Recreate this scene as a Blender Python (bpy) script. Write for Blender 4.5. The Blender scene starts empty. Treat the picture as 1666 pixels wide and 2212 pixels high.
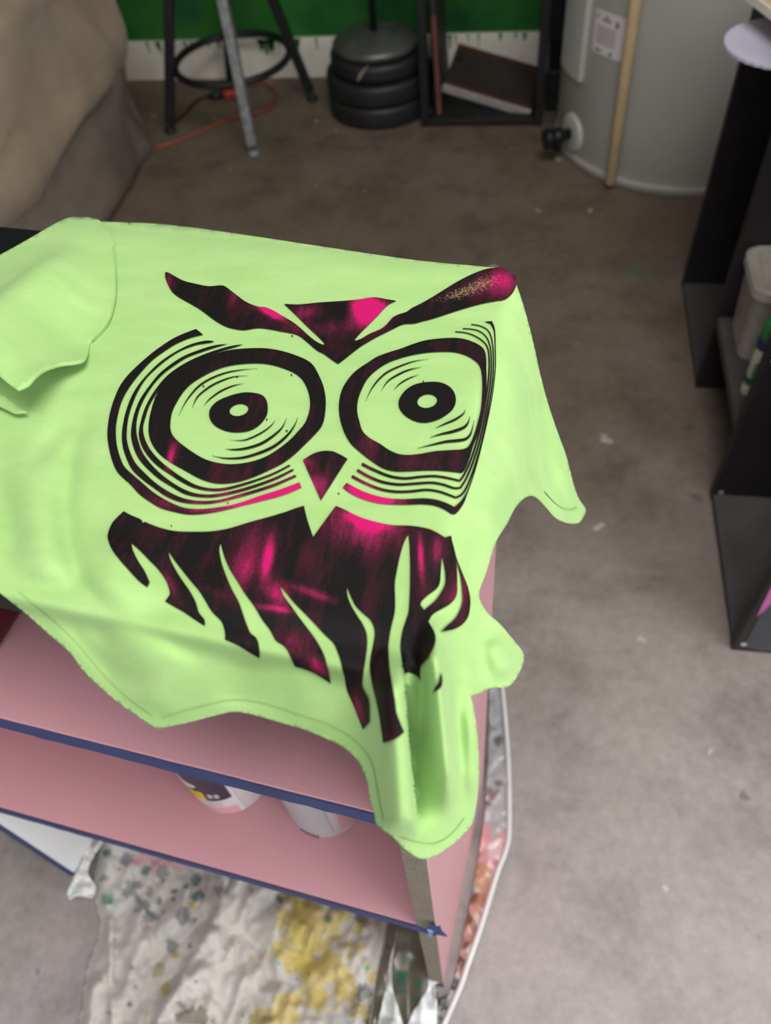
import bpy, math, random
import numpy as np
from mathutils import Matrix, Vector
from mathutils.geometry import delaunay_2d_cdt

# ------------------------------------------------------------------ camera, world, light, exposure
scene = bpy.context.scene
col = scene.collection
IW, IH, FPX, HC = 1666.0, 2212.0, 1700.0, 1.05
# rows: world x / y / z axis written in lens axes (right, down, forward)
LENS = np.array([[0.986769, 0.065679, -0.148236], [0.14273, -0.785612, 0.602032], [-0.076916, -0.615224, -0.784591]])
CAMPOS = np.array([0.0, 0.0, HC])
camd = bpy.data.cameras.new('camera')
cam = bpy.data.objects.new('camera', camd)
col.objects.link(cam)
camd.sensor_fit = 'HORIZONTAL'
camd.sensor_width = 36.0
camd.lens = 36.0 * FPX / IW
camd.clip_start = 0.02
mw = Matrix.Identity(4)
for r in range(3):
    mw[r][0] = LENS[r, 0]; mw[r][1] = -LENS[r, 1]; mw[r][2] = -LENS[r, 2]; mw[r][3] = CAMPOS[r]
cam.matrix_world = mw
camd.dof.use_dof = True
camd.dof.focus_distance = 0.40
camd.dof.aperture_fstop = 11.5
scene.camera = cam

world = bpy.data.worlds.new('world')
scene.world = world
world.use_nodes = True
bg = world.node_tree.nodes['Background']
bg.inputs[0].default_value = (0.80, 0.90, 1.0, 1)
bg.inputs[1].default_value = 0.35

def area_light(name, loc, target, sx, sy, power, color):
    l = bpy.data.lights.new(name, 'AREA')
    l.shape = 'RECTANGLE'; l.size = sx; l.size_y = sy; l.energy = power; l.color = color
    o = bpy.data.objects.new(name, l)
    o.location = loc
    o.rotation_euler = (Vector(target) - Vector(loc)).to_track_quat('-Z', 'Y').to_euler()
    col.objects.link(o)
    return o
# daylight falling in through the open side doorway to the right of the photographer
area_light('doorway_daylight', (1.84, -0.55, 1.15), (-0.1, 0.30, 0.55), 1.5, 1.9, 50, (1.0, 0.985, 0.965))
# roof light above the work area, a little to the right
area_light('roof_light', (0.30, -0.05, 2.46), (0.25, 0.1, 0.0), 1.3, 1.0, 46, (1.0, 0.985, 0.97))
# added fill from high behind the photographer, lifting the back wall and tank
area_light('front_fill', (-0.3, -1.62, 2.05), (-0.35, 2.3, 0.3), 2.6, 0.6, 15, (1.0, 0.985, 0.96))

vs = scene.view_settings
vs.view_transform = 'Standard'
vs.look = 'None'
vs.exposure = -0.2
vs.gamma = 1.0
vs.use_curve_mapping = False

# ------------------------------------------------------------------ helpers
rng = random.Random(7)
nrng = np.random.default_rng(11)

def ray(px, py):
    return LENS @ np.array([px - IW / 2, py - IH / 2, FPX])
def atz(px, py, z=0.0):
    d = ray(px, py); return CAMPOS + d * ((z - HC) / d[2])
def aty(px, py, y):
    d = ray(px, py); return CAMPOS + d * (y / d[1])
def atx(px, py, x):
    d = ray(px, py); return CAMPOS + d * (x / d[0])
def oncyl(px, py, c, r):
    d = ray(px, py); a = d[0] ** 2 + d[1] ** 2; b = -(d[0] * c[0] + d[1] * c[1]); cc = c[0] ** 2 + c[1] ** 2 - r * r
    t = (-b - math.sqrt(max(b * b - a * cc, 0))) / a
    return CAMPOS + d * t

def srgb(r, g, b):
    f = lambda c: c / 12.92 if c <= 0.04045 else ((c + 0.055) / 1.055) ** 2.4
    return (f(r / 255), f(g / 255), f(b / 255), 1.0)

BASE = {}
def thing(name, loc, label, cat, group=None):
    o = bpy.data.objects.new(name, None)
    o.empty_display_size = 0.05
    o.location = [float(c) for c in loc]
    col.objects.link(o)
    o['label'] = label; o['category'] = cat
    if group: o['group'] = group
    BASE[o.name] = np.array(loc, float)
    return o
def add(name, V, F, mat, parent=None, loc=None, smooth=False, label=None, bevel=0, solid=0, smooth_angle=None):
    V = np.asarray(V, float)
    if parent is not None:
        base = BASE[parent.name]
    else:
        base = np.array(loc if loc is not None else (V[:, 0].mean(), V[:, 1].mean(), V[:, 2].min()), float)
    me = bpy.data.meshes.new(name)
    me.from_pydata((V - base).tolist(), [], [tuple(int(i) for i in f) for f in F])
    me.update()
    if smooth:
        me.polygons.foreach_set('use_smooth', [True] * len(me.polygons))
    if mat is not None: me.materials.append(mat)
    o = bpy.data.objects.new(name, me)
    col.objects.link(o)
    if parent is not None:
        o.parent = parent
    else:
        o.location = base.tolist()
    BASE[o.name] = base
    if label: o['label'] = label
    if bevel:
        b = o.modifiers.new('bevel', 'BEVEL'); b.width = bevel; b.segments = 2; b.limit_method = 'ANGLE'
    if solid:
        s = o.modifiers.new('thickness', 'SOLIDIFY'); s.thickness = solid; s.offset = -1.0
    return o
def tag(o, label, cat, group=None):
    o['label'] = label; o['category'] = cat
    if group: o['group'] = group
    return o
def structure(o):
    o['kind'] = 'structure'; return o

BOXF = [(0, 3, 2, 1), (4, 5, 6, 7), (0, 1, 5, 4), (1, 2, 6, 5), (2, 3, 7, 6), (3, 0, 4, 7)]
def box8(x0, x1, y0, y1, z0, z1):
    return [(x0, y0, z0), (x1, y0, z0), (x1, y1, z0), (x0, y1, z0), (x0, y0, z1), (x1, y0, z1), (x1, y1, z1), (x0, y1, z1)], BOXF
def merge(*parts):
    V, F = [], []
    for v, f in parts:
        n = len(V); V += [tuple(p) for p in v]; F += [tuple(i + n for i in q) for q in f]
    return V, F
def tube(pts, r, seg=10, caps=True):
    P = [np.array(p, float) for p in pts]; V, F = [], []
    rr = r if hasattr(r, '__len__') else [r] * len(P)
    t0 = P[1] - P[0]; t0 /= np.linalg.norm(t0)
    n = np.cross(t0, (0, 0, 1.0))
    if np.linalg.norm(n) < 1e-3: n = np.cross(t0, (0, 1.0, 0))
    n /= np.linalg.norm(n)
    for i, p in enumerate(P):
        t = P[min(i + 1, len(P) - 1)] - P[max(i - 1, 0)]; t /= np.linalg.norm(t)
        n = n - t * (n @ t); n /= np.linalg.norm(n); b = np.cross(t, n)
        for k in range(seg):
            a = 2 * math.pi * k / seg
            V.append(p + rr[i] * (math.cos(a) * n + math.sin(a) * b))
    for i in range(len(P) - 1):
        for k in range(seg):
            F.append((i * seg + k, i * seg + (k + 1) % seg, (i + 1) * seg + (k + 1) % seg, (i + 1) * seg + k))
    if caps:
        F.append(tuple(range(seg - 1, -1, -1))); F.append(tuple((len(P) - 1) * seg + k for k in range(seg)))
    return V, F
def lathe(profile, c, seg=48, axis=2):
    V, F = [], []
    for (r, z) in profile:
        for k in range(seg):
            a = 2 * math.pi * k / seg
            q = (r * math.cos(a), r * math.sin(a), z)
            if axis == 0: q = (z, r * math.cos(a), r * math.sin(a))
            if axis == 1: q = (r * math.sin(a), z, r * math.cos(a))
            V.append((c[0] + q[0], c[1] + q[1], c[2] + q[2]))
    for i in range(len(profile) - 1):
        for k in range(seg):
            F.append((i * seg + k, i * seg + (k + 1) % seg, (i + 1) * seg + (k + 1) % seg, (i + 1) * seg + k))
    F.append(tuple(range(seg - 1, -1, -1)))
    F.append(tuple((len(profile) - 1) * seg + k for k in range(seg)))
    return V, F
def beam(a, b, w, d=None):
    """square bar from a to b"""
    a = np.array(a, float); b = np.array(b, float); d = d or w
    t = (b - a) / np.linalg.norm(b - a)
    n = np.cross(t, (0, 1.0, 0)); n /= np.linalg.norm(n); m = np.cross(t, n)
    V = []
    for p in (a, b):
        for s, q in ((-1, -1), (1, -1), (1, 1), (-1, 1)):
            V.append(p + n * s * w / 2 + m * q * d / 2)
    return V, BOXF
def smoothpath(pts, n=6, closed=False, sharp=48):
    """Catmull-Rom through pts, keeping sharp corners"""
    P = np.array(pts, float); N = len(P); out = []
    def cornered(i):
        if not closed and (i == 0 or i == N - 1): return True
        a = P[i] - P[i - 1]; b = P[(i + 1) % N] - P[i]
        la = np.linalg.norm(a); lb = np.linalg.norm(b)
        if la < 1e-9 or lb < 1e-9: return True
        return math.degrees(math.acos(max(-1, min(1, float(a @ b) / la / lb)))) > sharp
    for i in range(N if closed else N - 1):
        p1 = P[i]; p2 = P[(i + 1) % N]
        p0 = p1 if cornered(i) else P[i - 1]
        p3 = p2 if cornered((i + 1) % N) else P[(i + 2) % N]
        for k in range(n):
            t = k / n
            out.append(0.5 * ((2 * p1) + (p2 - p0) * t + (2 * p0 - 5 * p1 + 4 * p2 - p3) * t * t + (-p0 + 3 * p1 - 3 * p2 + p3) * t ** 3))
    if not closed: out.append(P[-1])
    return np.array(out)
def inside(X, Y, poly):
    X = np.asarray(X, float); Y = np.asarray(Y, float); r = np.zeros(X.shape, bool)
    P = np.asarray(poly, float); j = len(P) - 1
    for i in range(len(P)):
        xi, yi = P[i]; xj, yj = P[j]
        if yi != yj:
            c = ((yi > Y) != (yj > Y)) & (X < (xj - xi) * (Y - yi) / (yj - yi) + xi)
            r ^= c
        j = i
    return r
def fill(loops, step, extra=()):
    """triangulate the even-odd area of closed loops with inner points on a grid"""
    pts, edges = [], []
    for L in loops:
        n = len(pts); pts += [tuple(p) for p in L]
        edges += [(n + i, n + (i + 1) % len(L)) for i in range(len(L))]
    for L in extra:
        n = len(pts); pts += [tuple(p) for p in L]; edges += [(n + i, n + i + 1) for i in range(len(L) - 1)]
    A = np.array(pts); lo, hi = A.min(0), A.max(0)
    gx = np.arange(lo[0], hi[0], step); gy = np.arange(lo[1], hi[1], step * 0.87)
    GX, GY = np.meshgrid(gx, gy); GX = GX + (np.arange(len(gy)) % 2)[:, None] * step / 2
    m = np.zeros(GX.shape, bool)
    for L in loops: m ^= inside(GX, GY, L)
    ip = np.c_[GX[m], GY[m]]
    keep = np.ones(len(ip), bool)
    for i in range(0, len(ip), 2000):
        dd = ((ip[i:i + 2000, None, :] - A[None]) ** 2).sum(2).min(1); keep[i:i + 2000] = dd > (step * 0.45) ** 2
    pts += [tuple(p) for p in ip[keep]]
    r = delaunay_2d_cdt([Vector(p) for p in pts], edges, [], 0, 1e-4)
    V = np.array([tuple(v) for v in r[0]]); F = np.array([f for f in r[2] if len(f) == 3])
    cc = V[F].mean(1); m = np.zeros(len(F), bool)
    for L in loops: m ^= inside(cc[:, 0], cc[:, 1], L)
    F = F[m]
    used = np.unique(F); remap = -np.ones(len(V), int); remap[used] = np.arange(len(used))
    return V[used], remap[F]
class Noise:
    """smooth value noise on a lattice"""
    def __init__(s, seed, n=64): s.g = np.random.default_rng(seed).random((n, n)); s.n = n
    def __call__(s, x, y):
        x = np.asarray(x, float); y = np.asarray(y, float)
        x0 = np.floor(x).astype(int); y0 = np.floor(y).astype(int); fx = x - x0; fy = y - y0
        fx = fx * fx * (3 - 2 * fx); fy = fy * fy * (3 - 2 * fy); g = s.g; n = s.n
        a = g[x0 % n, y0 % n]; b = g[(x0 + 1) % n, y0 % n]; c = g[x0 % n, (y0 + 1) % n]; d = g[(x0 + 1) % n, (y0 + 1) % n]
        return (a * (1 - fx) + b * fx) * (1 - fy) + (c * (1 - fx) + d * fx) * fy - 0.5
def seglen_dist(X, Y, pts):
    """distance to a polyline and the position along it 0..1"""
    D = np.full(np.shape(X), 1e9); S = np.zeros(np.shape(X)); P = np.array(pts, float); n = len(P) - 1
    for i in range(n):
        a = P[i]; b = P[i + 1]; e = b - a; L = e @ e
        t = np.clip(((X - a[0]) * e[0] + (Y - a[1]) * e[1]) / L, 0, 1)
        d = np.hypot(X - a[0] - t * e[0], Y - a[1] - t * e[1])
        m = d < D; D = np.where(m, d, D); S = np.where(m, (i + t) / n, S)
    return D, S
def set_attr(o, name, vals, kind='FLOAT'):
    a = o.data.attributes.new(name, kind, 'POINT')
    if kind == 'FLOAT': a.data.foreach_set('value', np.asarray(vals, np.float32).ravel())
    else: a.data.foreach_set('color', np.asarray(vals, np.float32).ravel())

# ------------------------------------------------------------------ materials
def new_mat(name):
    m = bpy.data.materials.new(name); m.use_nodes = True
    return m, m.node_tree.nodes, m.node_tree.links, m.node_tree.nodes['Principled BSDF']
def noise_node(N, L, scale, detail=4, rough=0.6, coord=None, stretch=None):
    t = N.new('ShaderNodeTexNoise'); t.inputs['Scale'].default_value = scale
    t.inputs['Detail'].default_value = detail; t.inputs['Roughness'].default_value = rough
    if coord is None:
        tc = N.new('ShaderNodeTexCoord'); coord = tc.outputs['Object']
    if stretch:
        mp = N.new('ShaderNodeMapping'); mp.inputs['Scale'].default_value = stretch; L.new(coord, mp.inputs[0]); coord = mp.outputs[0]
    L.new(coord, t.inputs['Vector'])
    return t
def ramp(N, L, src, stops):
    r = N.new('ShaderNodeValToRGB'); e = r.color_ramp.elements
    while len(e) < len(stops): e.new(0.5)
    for i, (p, c) in enumerate(stops):
        e[i].position = p; e[i].color = c if len(c) == 4 else (*c, 1)
    L.new(src, r.inputs[0]); return r
def mixc(N, L, fac, a, b, mode='MIX'):
    m = N.new('ShaderNodeMix'); m.data_type = 'RGBA'; m.blend_type = mode
    for s, v in ((0, fac), (6, a), (7, b)):
        if hasattr(v, 'links') or hasattr(v, 'is_linked'): L.new(v, m.inputs[s])
        else: m.inputs[s].default_value = v
    return m.outputs[2]
def plain(name, c, rough=0.6, var=0.12, scale=18, metal=0.0, bump=0.0, bscale=60, spec=0.5, sheen=0):
    m, N, L, B = new_mat(name)
    t = noise_node(N, L, scale)
    d = tuple(x * (1 - var) for x in c[:3]) + (1,); h = tuple(min(1, x * (1 + var)) for x in c[:3]) + (1,)
    r = ramp(N, L, t.outputs[0], [(0.3, d), (0.7, h)])
    L.new(r.outputs[0], B.inputs['Base Color'])
    B.inputs['Roughness'].default_value = rough; B.inputs['Metallic'].default_value = metal
    B.inputs['Specular IOR Level'].default_value = spec
    if sheen: B.inputs['Sheen Weight'].default_value = sheen
    if bump:
        t2 = noise_node(N, L, bscale, 5)
        b = N.new('ShaderNodeBump'); b.inputs['Strength'].default_value = bump; b.inputs['Distance'].default_value = 0.002
        L.new(t2.outputs[0], b.inputs['Height']); L.new(b.outputs[0], B.inputs['Normal'])
    return m
def painted(name, rough=0.7, bump=0.2, bscale=200, alpha=None, spec=0.3):
    """colour comes from the mesh's own paint colours"""
    m, N, L, B = new_mat(name)
    a = N.new('ShaderNodeAttribute'); a.attribute_name = 'paint'
    t = noise_node(N, L, 90, 4)
    r = ramp(N, L, t.outputs[0], [(0.25, (0.93, 0.93, 0.93, 1)), (0.75, (1.05, 1.05, 1.05, 1))])
    L.new(mixc(N, L, 1.0, a.outputs['Color'], r.outputs[0], 'MULTIPLY'), B.inputs['Base Color'])
    B.inputs['Roughness'].default_value = rough; B.inputs['Specular IOR Level'].default_value = spec
    if alpha is not None: L.new(a.outputs['Alpha'], B.inputs['Alpha'])
    t2 = noise_node(N, L, bscale, 4); b = N.new('ShaderNodeBump'); b.inputs['Strength'].default_value = bump; b.inputs['Distance'].default_value = 0.001
    L.new(t2.outputs[0], b.inputs['Height']); L.new(b.outputs[0], B.inputs['Normal'])
    return m

def floor_material():
    m, N, L, B = new_mat('stained concrete')
    tc = N.new('ShaderNodeTexCoord'); co = tc.outputs['Object']
    big = noise_node(N, L, 1.6, 6, 0.6, co)
    grey = (0.215, 0.188, 0.180, 1); brown = (0.170, 0.132, 0.096, 1)
    base = ramp(N, L, big.outputs[0], [(0.40, brown), (0.62, grey)]).outputs[0]
    # brown dirt near the wall, plus light falloff towards the back painted in
    sep = N.new('ShaderNodeSeparateXYZ'); L.new(co, sep.inputs[0])
    gr = N.new('ShaderNodeMapRange'); gr.inputs[1].default_value = 0.1; gr.inputs[2].default_value = 1.15
    L.new(sep.outputs[1], gr.inputs[0])
    g2 = N.new('ShaderNodeMath'); g2.operation = 'MULTIPLY_ADD'; L.new(big.outputs[0], g2.inputs[0]); g2.inputs[1].default_value = 1.2; 
    sub = N.new('ShaderNodeMath'); sub.operation = 'SUBTRACT'; L.new(gr.outputs[0], sub.inputs[0]); sub.inputs[1].default_value = 0.6
    L.new(sub.outputs[0], g2.inputs[2]); g2.use_clamp = True
    base = mixc(N, L, g2.outputs[0], (0.355, 0.318, 0.313, 1), (0.165, 0.122, 0.088, 1))
    mid = noise_node(N, L, 7, 7, 0.65, co)
    r2 = ramp(N, L, mid.outputs[0], [(0.28, (0.62, 0.60, 0.58, 1)), (0.5, (1, 1, 1, 1)), (0.75, (1.18, 1.17, 1.16, 1))])
    c = mixc(N, L, 1.0, base, r2.outputs[0], 'MULTIPLY')
    fine = noise_node(N, L, 60, 5, 0.7, co)
    r3 = ramp(N, L, fine.outputs[0], [(0.3, (0.84, 0.84, 0.84, 1)), (0.7, (1.1, 1.1, 1.1, 1))])
    c = mixc(N, L, 1.0, c, r3.outputs[0], 'MULTIPLY')
    def spots(scale, thr, colr, amount, rnd=1.0, warp=0.4, keep=0.5):
        nn = noise_node(N, L, scale * 1.5, 3, 0.6, co)
        mx = mixc(N, L, warp * 0.1, co, nn.outputs['Color'], 'ADD')
        v = N.new('ShaderNodeTexVoronoi'); v.inputs['Scale'].default_value = scale; v.inputs['Randomness'].default_value = rnd
        L.new(mx, v.inputs['Vector'])
        lt = N.new('ShaderNodeMapRange'); lt.inputs[1].default_value = thr; lt.inputs[2].default_value = thr * 0.6; L.new(v.outputs['Distance'], lt.inputs[0])
        sx = N.new('ShaderNodeSeparateColor'); L.new(v.outputs['Color'], sx.inputs[0])
        gt = N.new('ShaderNodeMath'); gt.operation = 'GREATER_THAN'; gt.inputs[1].default_value = keep; L.new(sx.outputs[0], gt.inputs[0])
        mu = N.new('ShaderNodeMath'); mu.operation = 'MULTIPLY'; L.new(lt.outputs[0], mu.inputs[0]); L.new(gt.outputs[0], mu.inputs[1])
        m2 = N.new('ShaderNodeMath'); m2.operation = 'MULTIPLY'; L.new(mu.outputs[0], m2.inputs[0]); m2.inputs[1].default_value = amount
        return m2.outputs[0], colr
    for args in ((9, 0.10, (0.62, 0.56, 0.52, 1), 0.75, 1, .5, .72), (11, 0.13, (0.11, 0.10, 0.105, 1), 0.7, 1, .6, .6),
                 (6, 0.12, (0.05, 0.15, 0.08, 1), 0.75, 1, .8, .78), (16, 0.12, (0.55, 0.50, 0.49, 1), 0.6, 1, .5, .8),
                 (5, 0.06, (0.42, 0.05, 0.13, 1), 0.7, 1, .6, .86), (3.5, 0.16, (0.16, 0.135, 0.13, 1), 0.5, 1, 1.0, .6)):
        f, cc = spots(*args)
        c = mixc(N, L, f, c, cc)
    L.new(c, B.inputs['Base Color'])
    rr = ramp(N, L, mid.outputs[0], [(0.3, (0.5, 0.5, 0.5, 1)), (0.7, (0.75, 0.75, 0.75, 1))])
    L.new(rr.outputs[0], B.inputs['Roughness'])
    b = N.new('ShaderNodeBump'); b.inputs['Strength'].default_value = 0.25; b.inputs['Distance'].default_value = 0.003
    L.new(fine.outputs[0], b.inputs['Height']); L.new(b.outputs[0], B.inputs['Normal'])
    return m

def shirt_material():
    m, N, L, B = new_mat('lime jersey')
    t = noise_node(N, L, 26, 5, 0.6, None, (1, 3, 1))
    r = ramp(N, L, t.outputs[0], [(0.3, (0.298, 0.492, 0.162, 1)), (0.7, (0.355, 0.545, 0.203, 1))])
    L.new(r.outputs[0], B.inputs['Base Color'])
    B.inputs['Roughness'].default_value = 0.95; B.inputs['Specular IOR Level'].default_value = 0.15
    B.inputs['Sheen Weight'].default_value = 0.25; B.inputs['Sheen Roughness'].default_value = 0.6
    B.inputs['Sheen Tint'].default_value = (0.7, 1, 0.6, 1)
    t2 = noise_node(N, L, 700, 3, 0.7)
    t3 = noise_node(N, L, 30, 3, 0.5)
    ad = N.new('ShaderNodeMath'); ad.operation = 'MULTIPLY_ADD'; L.new(t3.outputs[0], ad.inputs[0]); ad.inputs[1].default_value = 3.0; L.new(t2.outputs[0], ad.inputs[2])
    b = N.new('ShaderNodeBump'); b.inputs['Strength'].default_value = 0.35; b.inputs['Distance'].default_value = 0.0006
    L.new(ad.outputs[0], b.inputs['Height']); L.new(b.outputs[0], B.inputs['Normal'])
    return m
def print_material():
    m, N, L, B = new_mat('black print ink over magenta')
    a = N.new('ShaderNodeAttribute'); a.attribute_name = 'pink'
    w = N.new('ShaderNodeAttribute'); w.attribute_name = 'worn'
    s1 = noise_node(N, L, 38, 5, 0.7, None, (3.0, 0.55, 1)); s2 = noise_node(N, L, 900, 2, 0.5)
    m1 = N.new('ShaderNodeMath'); m1.operation = 'MULTIPLY_ADD'; L.new(s1.outputs[0], m1.inputs[0]); m1.inputs[1].default_value = 1.0; L.new(a.outputs['Fac'], m1.inputs[2])
    m2 = N.new('ShaderNodeMath'); m2.operation = 'MULTIPLY_ADD'; L.new(s2.outputs[0], m2.inputs[0]); m2.inputs[1].default_value = 0.28; L.new(m1.outputs[0], m2.inputs[2])
    r = ramp(N, L, m2.outputs[0], [(0.50, (0.0062, 0.0046, 0.0050, 1)), (0.78, (0.042, 0.006, 0.014, 1)), (1.02, (0.17, 0.010, 0.048, 1)), (1.3, (0.50, 0.006, 0.120, 1))])
    r.color_ramp.elements[2].position = 0.93; r.color_ramp.elements[3].position = 1.0
    # ramp input is limited to 0..1: bring the range down
    sc = N.new('ShaderNodeMath'); sc.operation = 'MULTIPLY'; sc.inputs[1].default_value = 0.72; L.new(m2.outputs[0], sc.inputs[0]); L.new(sc.outputs[0], r.inputs[0])
    r.color_ramp.elements[0].position = 0.47; r.color_ramp.elements[1].position = 0.66; r.color_ramp.elements[2].position = 0.83; r.color_ramp.elements[3].position = 0.99
    m3 = N.new('ShaderNodeMath'); m3.operation = 'MULTIPLY_ADD'; L.new(s2.outputs[0], m3.inputs[0]); m3.inputs[1].default_value = 1.0; m3.inputs[2].default_value = -1.0
    m4 = N.new('ShaderNodeMath'); m4.operation = 'ADD'; L.new(m3.outputs[0], m4.inputs[0]); L.new(w.outputs['Fac'], m4.inputs[1]); m4.use_clamp = True
    m5 = N.new('ShaderNodeMath'); m5.operation = 'MULTIPLY'; m5.inputs[1].default_value = 3.0; m5.use_clamp = True; L.new(m4.outputs[0], m5.inputs[0])
    c = mixc(N, L, m5.outputs[0], r.outputs[0], (0.28, 0.19, 0.10, 1))
    L.new(c, B.inputs['Base Color'])
    B.inputs['Roughness'].default_value = 0.65; B.inputs['Specular IOR Level'].default_value = 0.15
    b = N.new('ShaderNodeBump'); b.inputs['Strength'].default_value = 0.3; b.inputs['Distance'].default_value = 0.0004
    L.new(s2.outputs[0], b.inputs['Height']); L.new(b.outputs[0], B.inputs['Normal'])
    return m

M = dict(
    floor=floor_material(), shirt=shirt_material(), ink=print_material(),
    green=None, white_block=plain('white block paint', (0.84, 0.79, 0.69, 1), 0.8, 0.10, 9, bump=0.3),
    grey_wall=plain('grey wall paint', (0.30, 0.29, 0.27, 1), 0.9, 0.08, 3),
    pink=plain('pink paint', (0.575, 0.297, 0.335, 1), 0.38, 0.04, 6, bump=0.05, bscale=120),
    black_lam=plain('black laminate', (0.006, 0.006, 0.0065, 1), 0.45, 0.2, 20, spec=0.3),
    rack=plain('black rack board', (0.015, 0.013, 0.014, 1), 0.5, 0.25, 14, spec=0.45, bump=0.1, bscale=40),
    toplit=plain('dusty black board', (0.075, 0.066, 0.066, 1), 0.7, 0.3, 9, bump=0.1, bscale=40),  # lighter copy of the rack black: light from above put into colour
    mdf=plain('bare particle board', (0.27, 0.225, 0.175, 1), 0.85, 0.12, 90, bump=0.4, bscale=300),
    white_lam=plain('white laminate', (0.80, 0.82, 0.84, 1), 0.4, 0.03, 6),
    tape=plain('blue painters tape', (0.040, 0.056, 0.18, 1), 0.7, 0.18, 40, bump=0.4, bscale=250),
    tape_light=plain('pale back of blue tape', (0.22, 0.36, 0.72, 1), 0.6, 0.1, 40),
    canvas=painted('paint splattered canvas', 0.9, 0.5, 260), film=painted('stained plastic film', 0.25, 0.25, 60, alpha=1, spec=0.6),
    film_rim=plain('clear plastic rim', (0.62, 0.61, 0.60, 1), 0.3, 0.08, 30),
    tan=plain('tan suede', (0.33, 0.25, 0.165, 1), 0.9, 0.28, 4, bump=0.35, bscale=30, sheen=0.2),
    vinyl=plain('brown grey vinyl', (0.20, 0.165, 0.14, 1), 0.42, 0.3, 6, bump=0.3, bscale=14),
    black_metal=plain('black metal', (0.012, 0.012, 0.013, 1), 0.5, 0.3, 25),
    silver=plain('scuffed silver paint', (0.30, 0.31, 0.32, 1), 0.45, 0.35, 60, metal=0.35),
    rubber=plain('black vinyl weight', (0.018, 0.017, 0.018, 1), 0.5, 0.3, 12, bump=0.2, bscale=40),
    cap=plain('dull grey steel', (0.15, 0.145, 0.14, 1), 0.38, 0.35, 14, metal=0.5),
    brown_board=plain('dark brown board', (0.036, 0.026, 0.022, 1), 0.6, 0.25, 10),
    brown_frame=plain('reddish brown wood', (0.080, 0.034, 0.020, 1), 0.6, 0.3, 20),
    pale_edge=plain('pale chipped edge', (0.42, 0.39, 0.36, 1), 0.7, 0.25, 30),
    red_edge=plain('faded red edge', (0.17, 0.055, 0.042, 1), 0.7, 0.25, 30),
    tank=plain('grey enamel', (0.46, 0.45, 0.42, 1), 0.42, 0.06, 5),
    tank_panel=plain('light grey enamel', (0.52, 0.52, 0.49, 1), 0.4, 0.05, 5),
    paper=plain('label paper', (0.74, 0.68, 0.69, 1), 0.7, 0.05, 30),
    print_grey=plain('grey print', (0.16, 0.14, 0.135, 1), 0.8, 0.2, 60),
    valve=plain('black plastic valve', (0.010, 0.010, 0.011, 1), 0.4, 0.2, 20),
    wood=plain('pale wood dowel', (0.50, 0.375, 0.215, 1), 0.7, 0.16, 14, bump=0.2),
    lilac=plain('lilac white card', (0.56, 0.54, 0.66, 1), 0.7, 0.05, 12),
    red=plain('brick red glaze', (0.22, 0.028, 0.014, 1), 0.45, 0.2, 14), orange=plain('orange glaze', (0.50, 0.16, 0.075, 1), 0.5, 0.15, 14),
    pad=plain('straw yellow card', (0.62, 0.48, 0.24, 1), 0.7, 0.1, 20), cream=plain('cream card edge', (0.85, 0.80, 0.70, 1), 0.6, 0.05, 20),
    cord=plain('orange red cord', (0.30, 0.060, 0.040, 1), 0.55, 0.2, 20), plug=plain('red plug', (0.42, 0.045, 0.025, 1), 0.5, 0.15, 20),
    dark_red=plain('dark red plastic', (0.070, 0.0085, 0.010, 1), 0.3, 0.3, 40, bump=0.3, bscale=60),
    can=plain('white can', (0.78, 0.77, 0.77, 1), 0.3, 0.03, 12), can_grey=plain('silvery label', (0.56, 0.57, 0.58, 1), 0.35, 0.04, 12),
    can_pink=plain('pink label band', (0.80, 0.42, 0.45, 1), 0.4, 0.06, 30), navy=plain('navy label', (0.018, 0.014, 0.045, 1), 0.4, 0.2, 30),
    yellow=plain('yellow lettering', (0.80, 0.60, 0.03, 1), 0.5, 0.12, 80),
    leaf=plain('green band', (0.020, 0.24, 0.050, 1), 0.5, 0.12, 30), marker_white=plain('marker white', (0.52, 0.55, 0.42, 1), 0.45, 0.05, 30), marker_blue=plain('marker navy', (0.012, 0.022, 0.10, 1), 0.4, 0.1, 30),
    seam=plain('green seam thread', (0.265, 0.44, 0.145, 1), 0.95, 0.08, 60),
    screw=plain('bright screw', (0.75, 0.72, 0.68, 1), 0.3, 0.1, 60, metal=0.6),
    magenta=plain('painted pink reflection', (0.40, 0.10, 0.27, 1), 0.5, 0.3, 14),
    slate=plain('lit panel tone', (0.048, 0.054, 0.066, 1), 0.5, 0.2, 8),
    contents=plain('dark tools in the tub', (0.10, 0.085, 0.075, 1), 0.6, 0.5, 40),
)
def green_wall():
    m, N, L, B = new_mat('deep green wall paint')
    t = noise_node(N, L, 2.6, 4, 0.55)
    r = ramp(N, L, t.outputs[0], [(0.34, (0.008, 0.060, 0.018, 1)), (0.46, (0.020, 0.130, 0.024, 1)), (0.62, (0.036, 0.190, 0.030, 1)), (0.74, (0.012, 0.105, 0.060, 1))])
    L.new(r.outputs[0], B.inputs['Base Color']); B.inputs['Roughness'].default_value = 0.8; B.inputs['Specular IOR Level'].default_value = 0.2
    return m
M['green'] = green_wall()
def clear_plastic():
    m, N, L, B = new_mat('cloudy clear plastic')
    t = noise_node(N, L, 30, 3)
    r = ramp(N, L, t.outputs[0], [(0.3, (0.46, 0.43, 0.38, 1)), (0.7, (0.58, 0.54, 0.48, 1))])
    L.new(r.outputs[0], B.inputs['Base Color']); B.inputs['Roughness'].default_value = 0.22
    B.inputs['Alpha'].default_value = 0.55
    return m
M['clear'] = clear_plastic()

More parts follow.
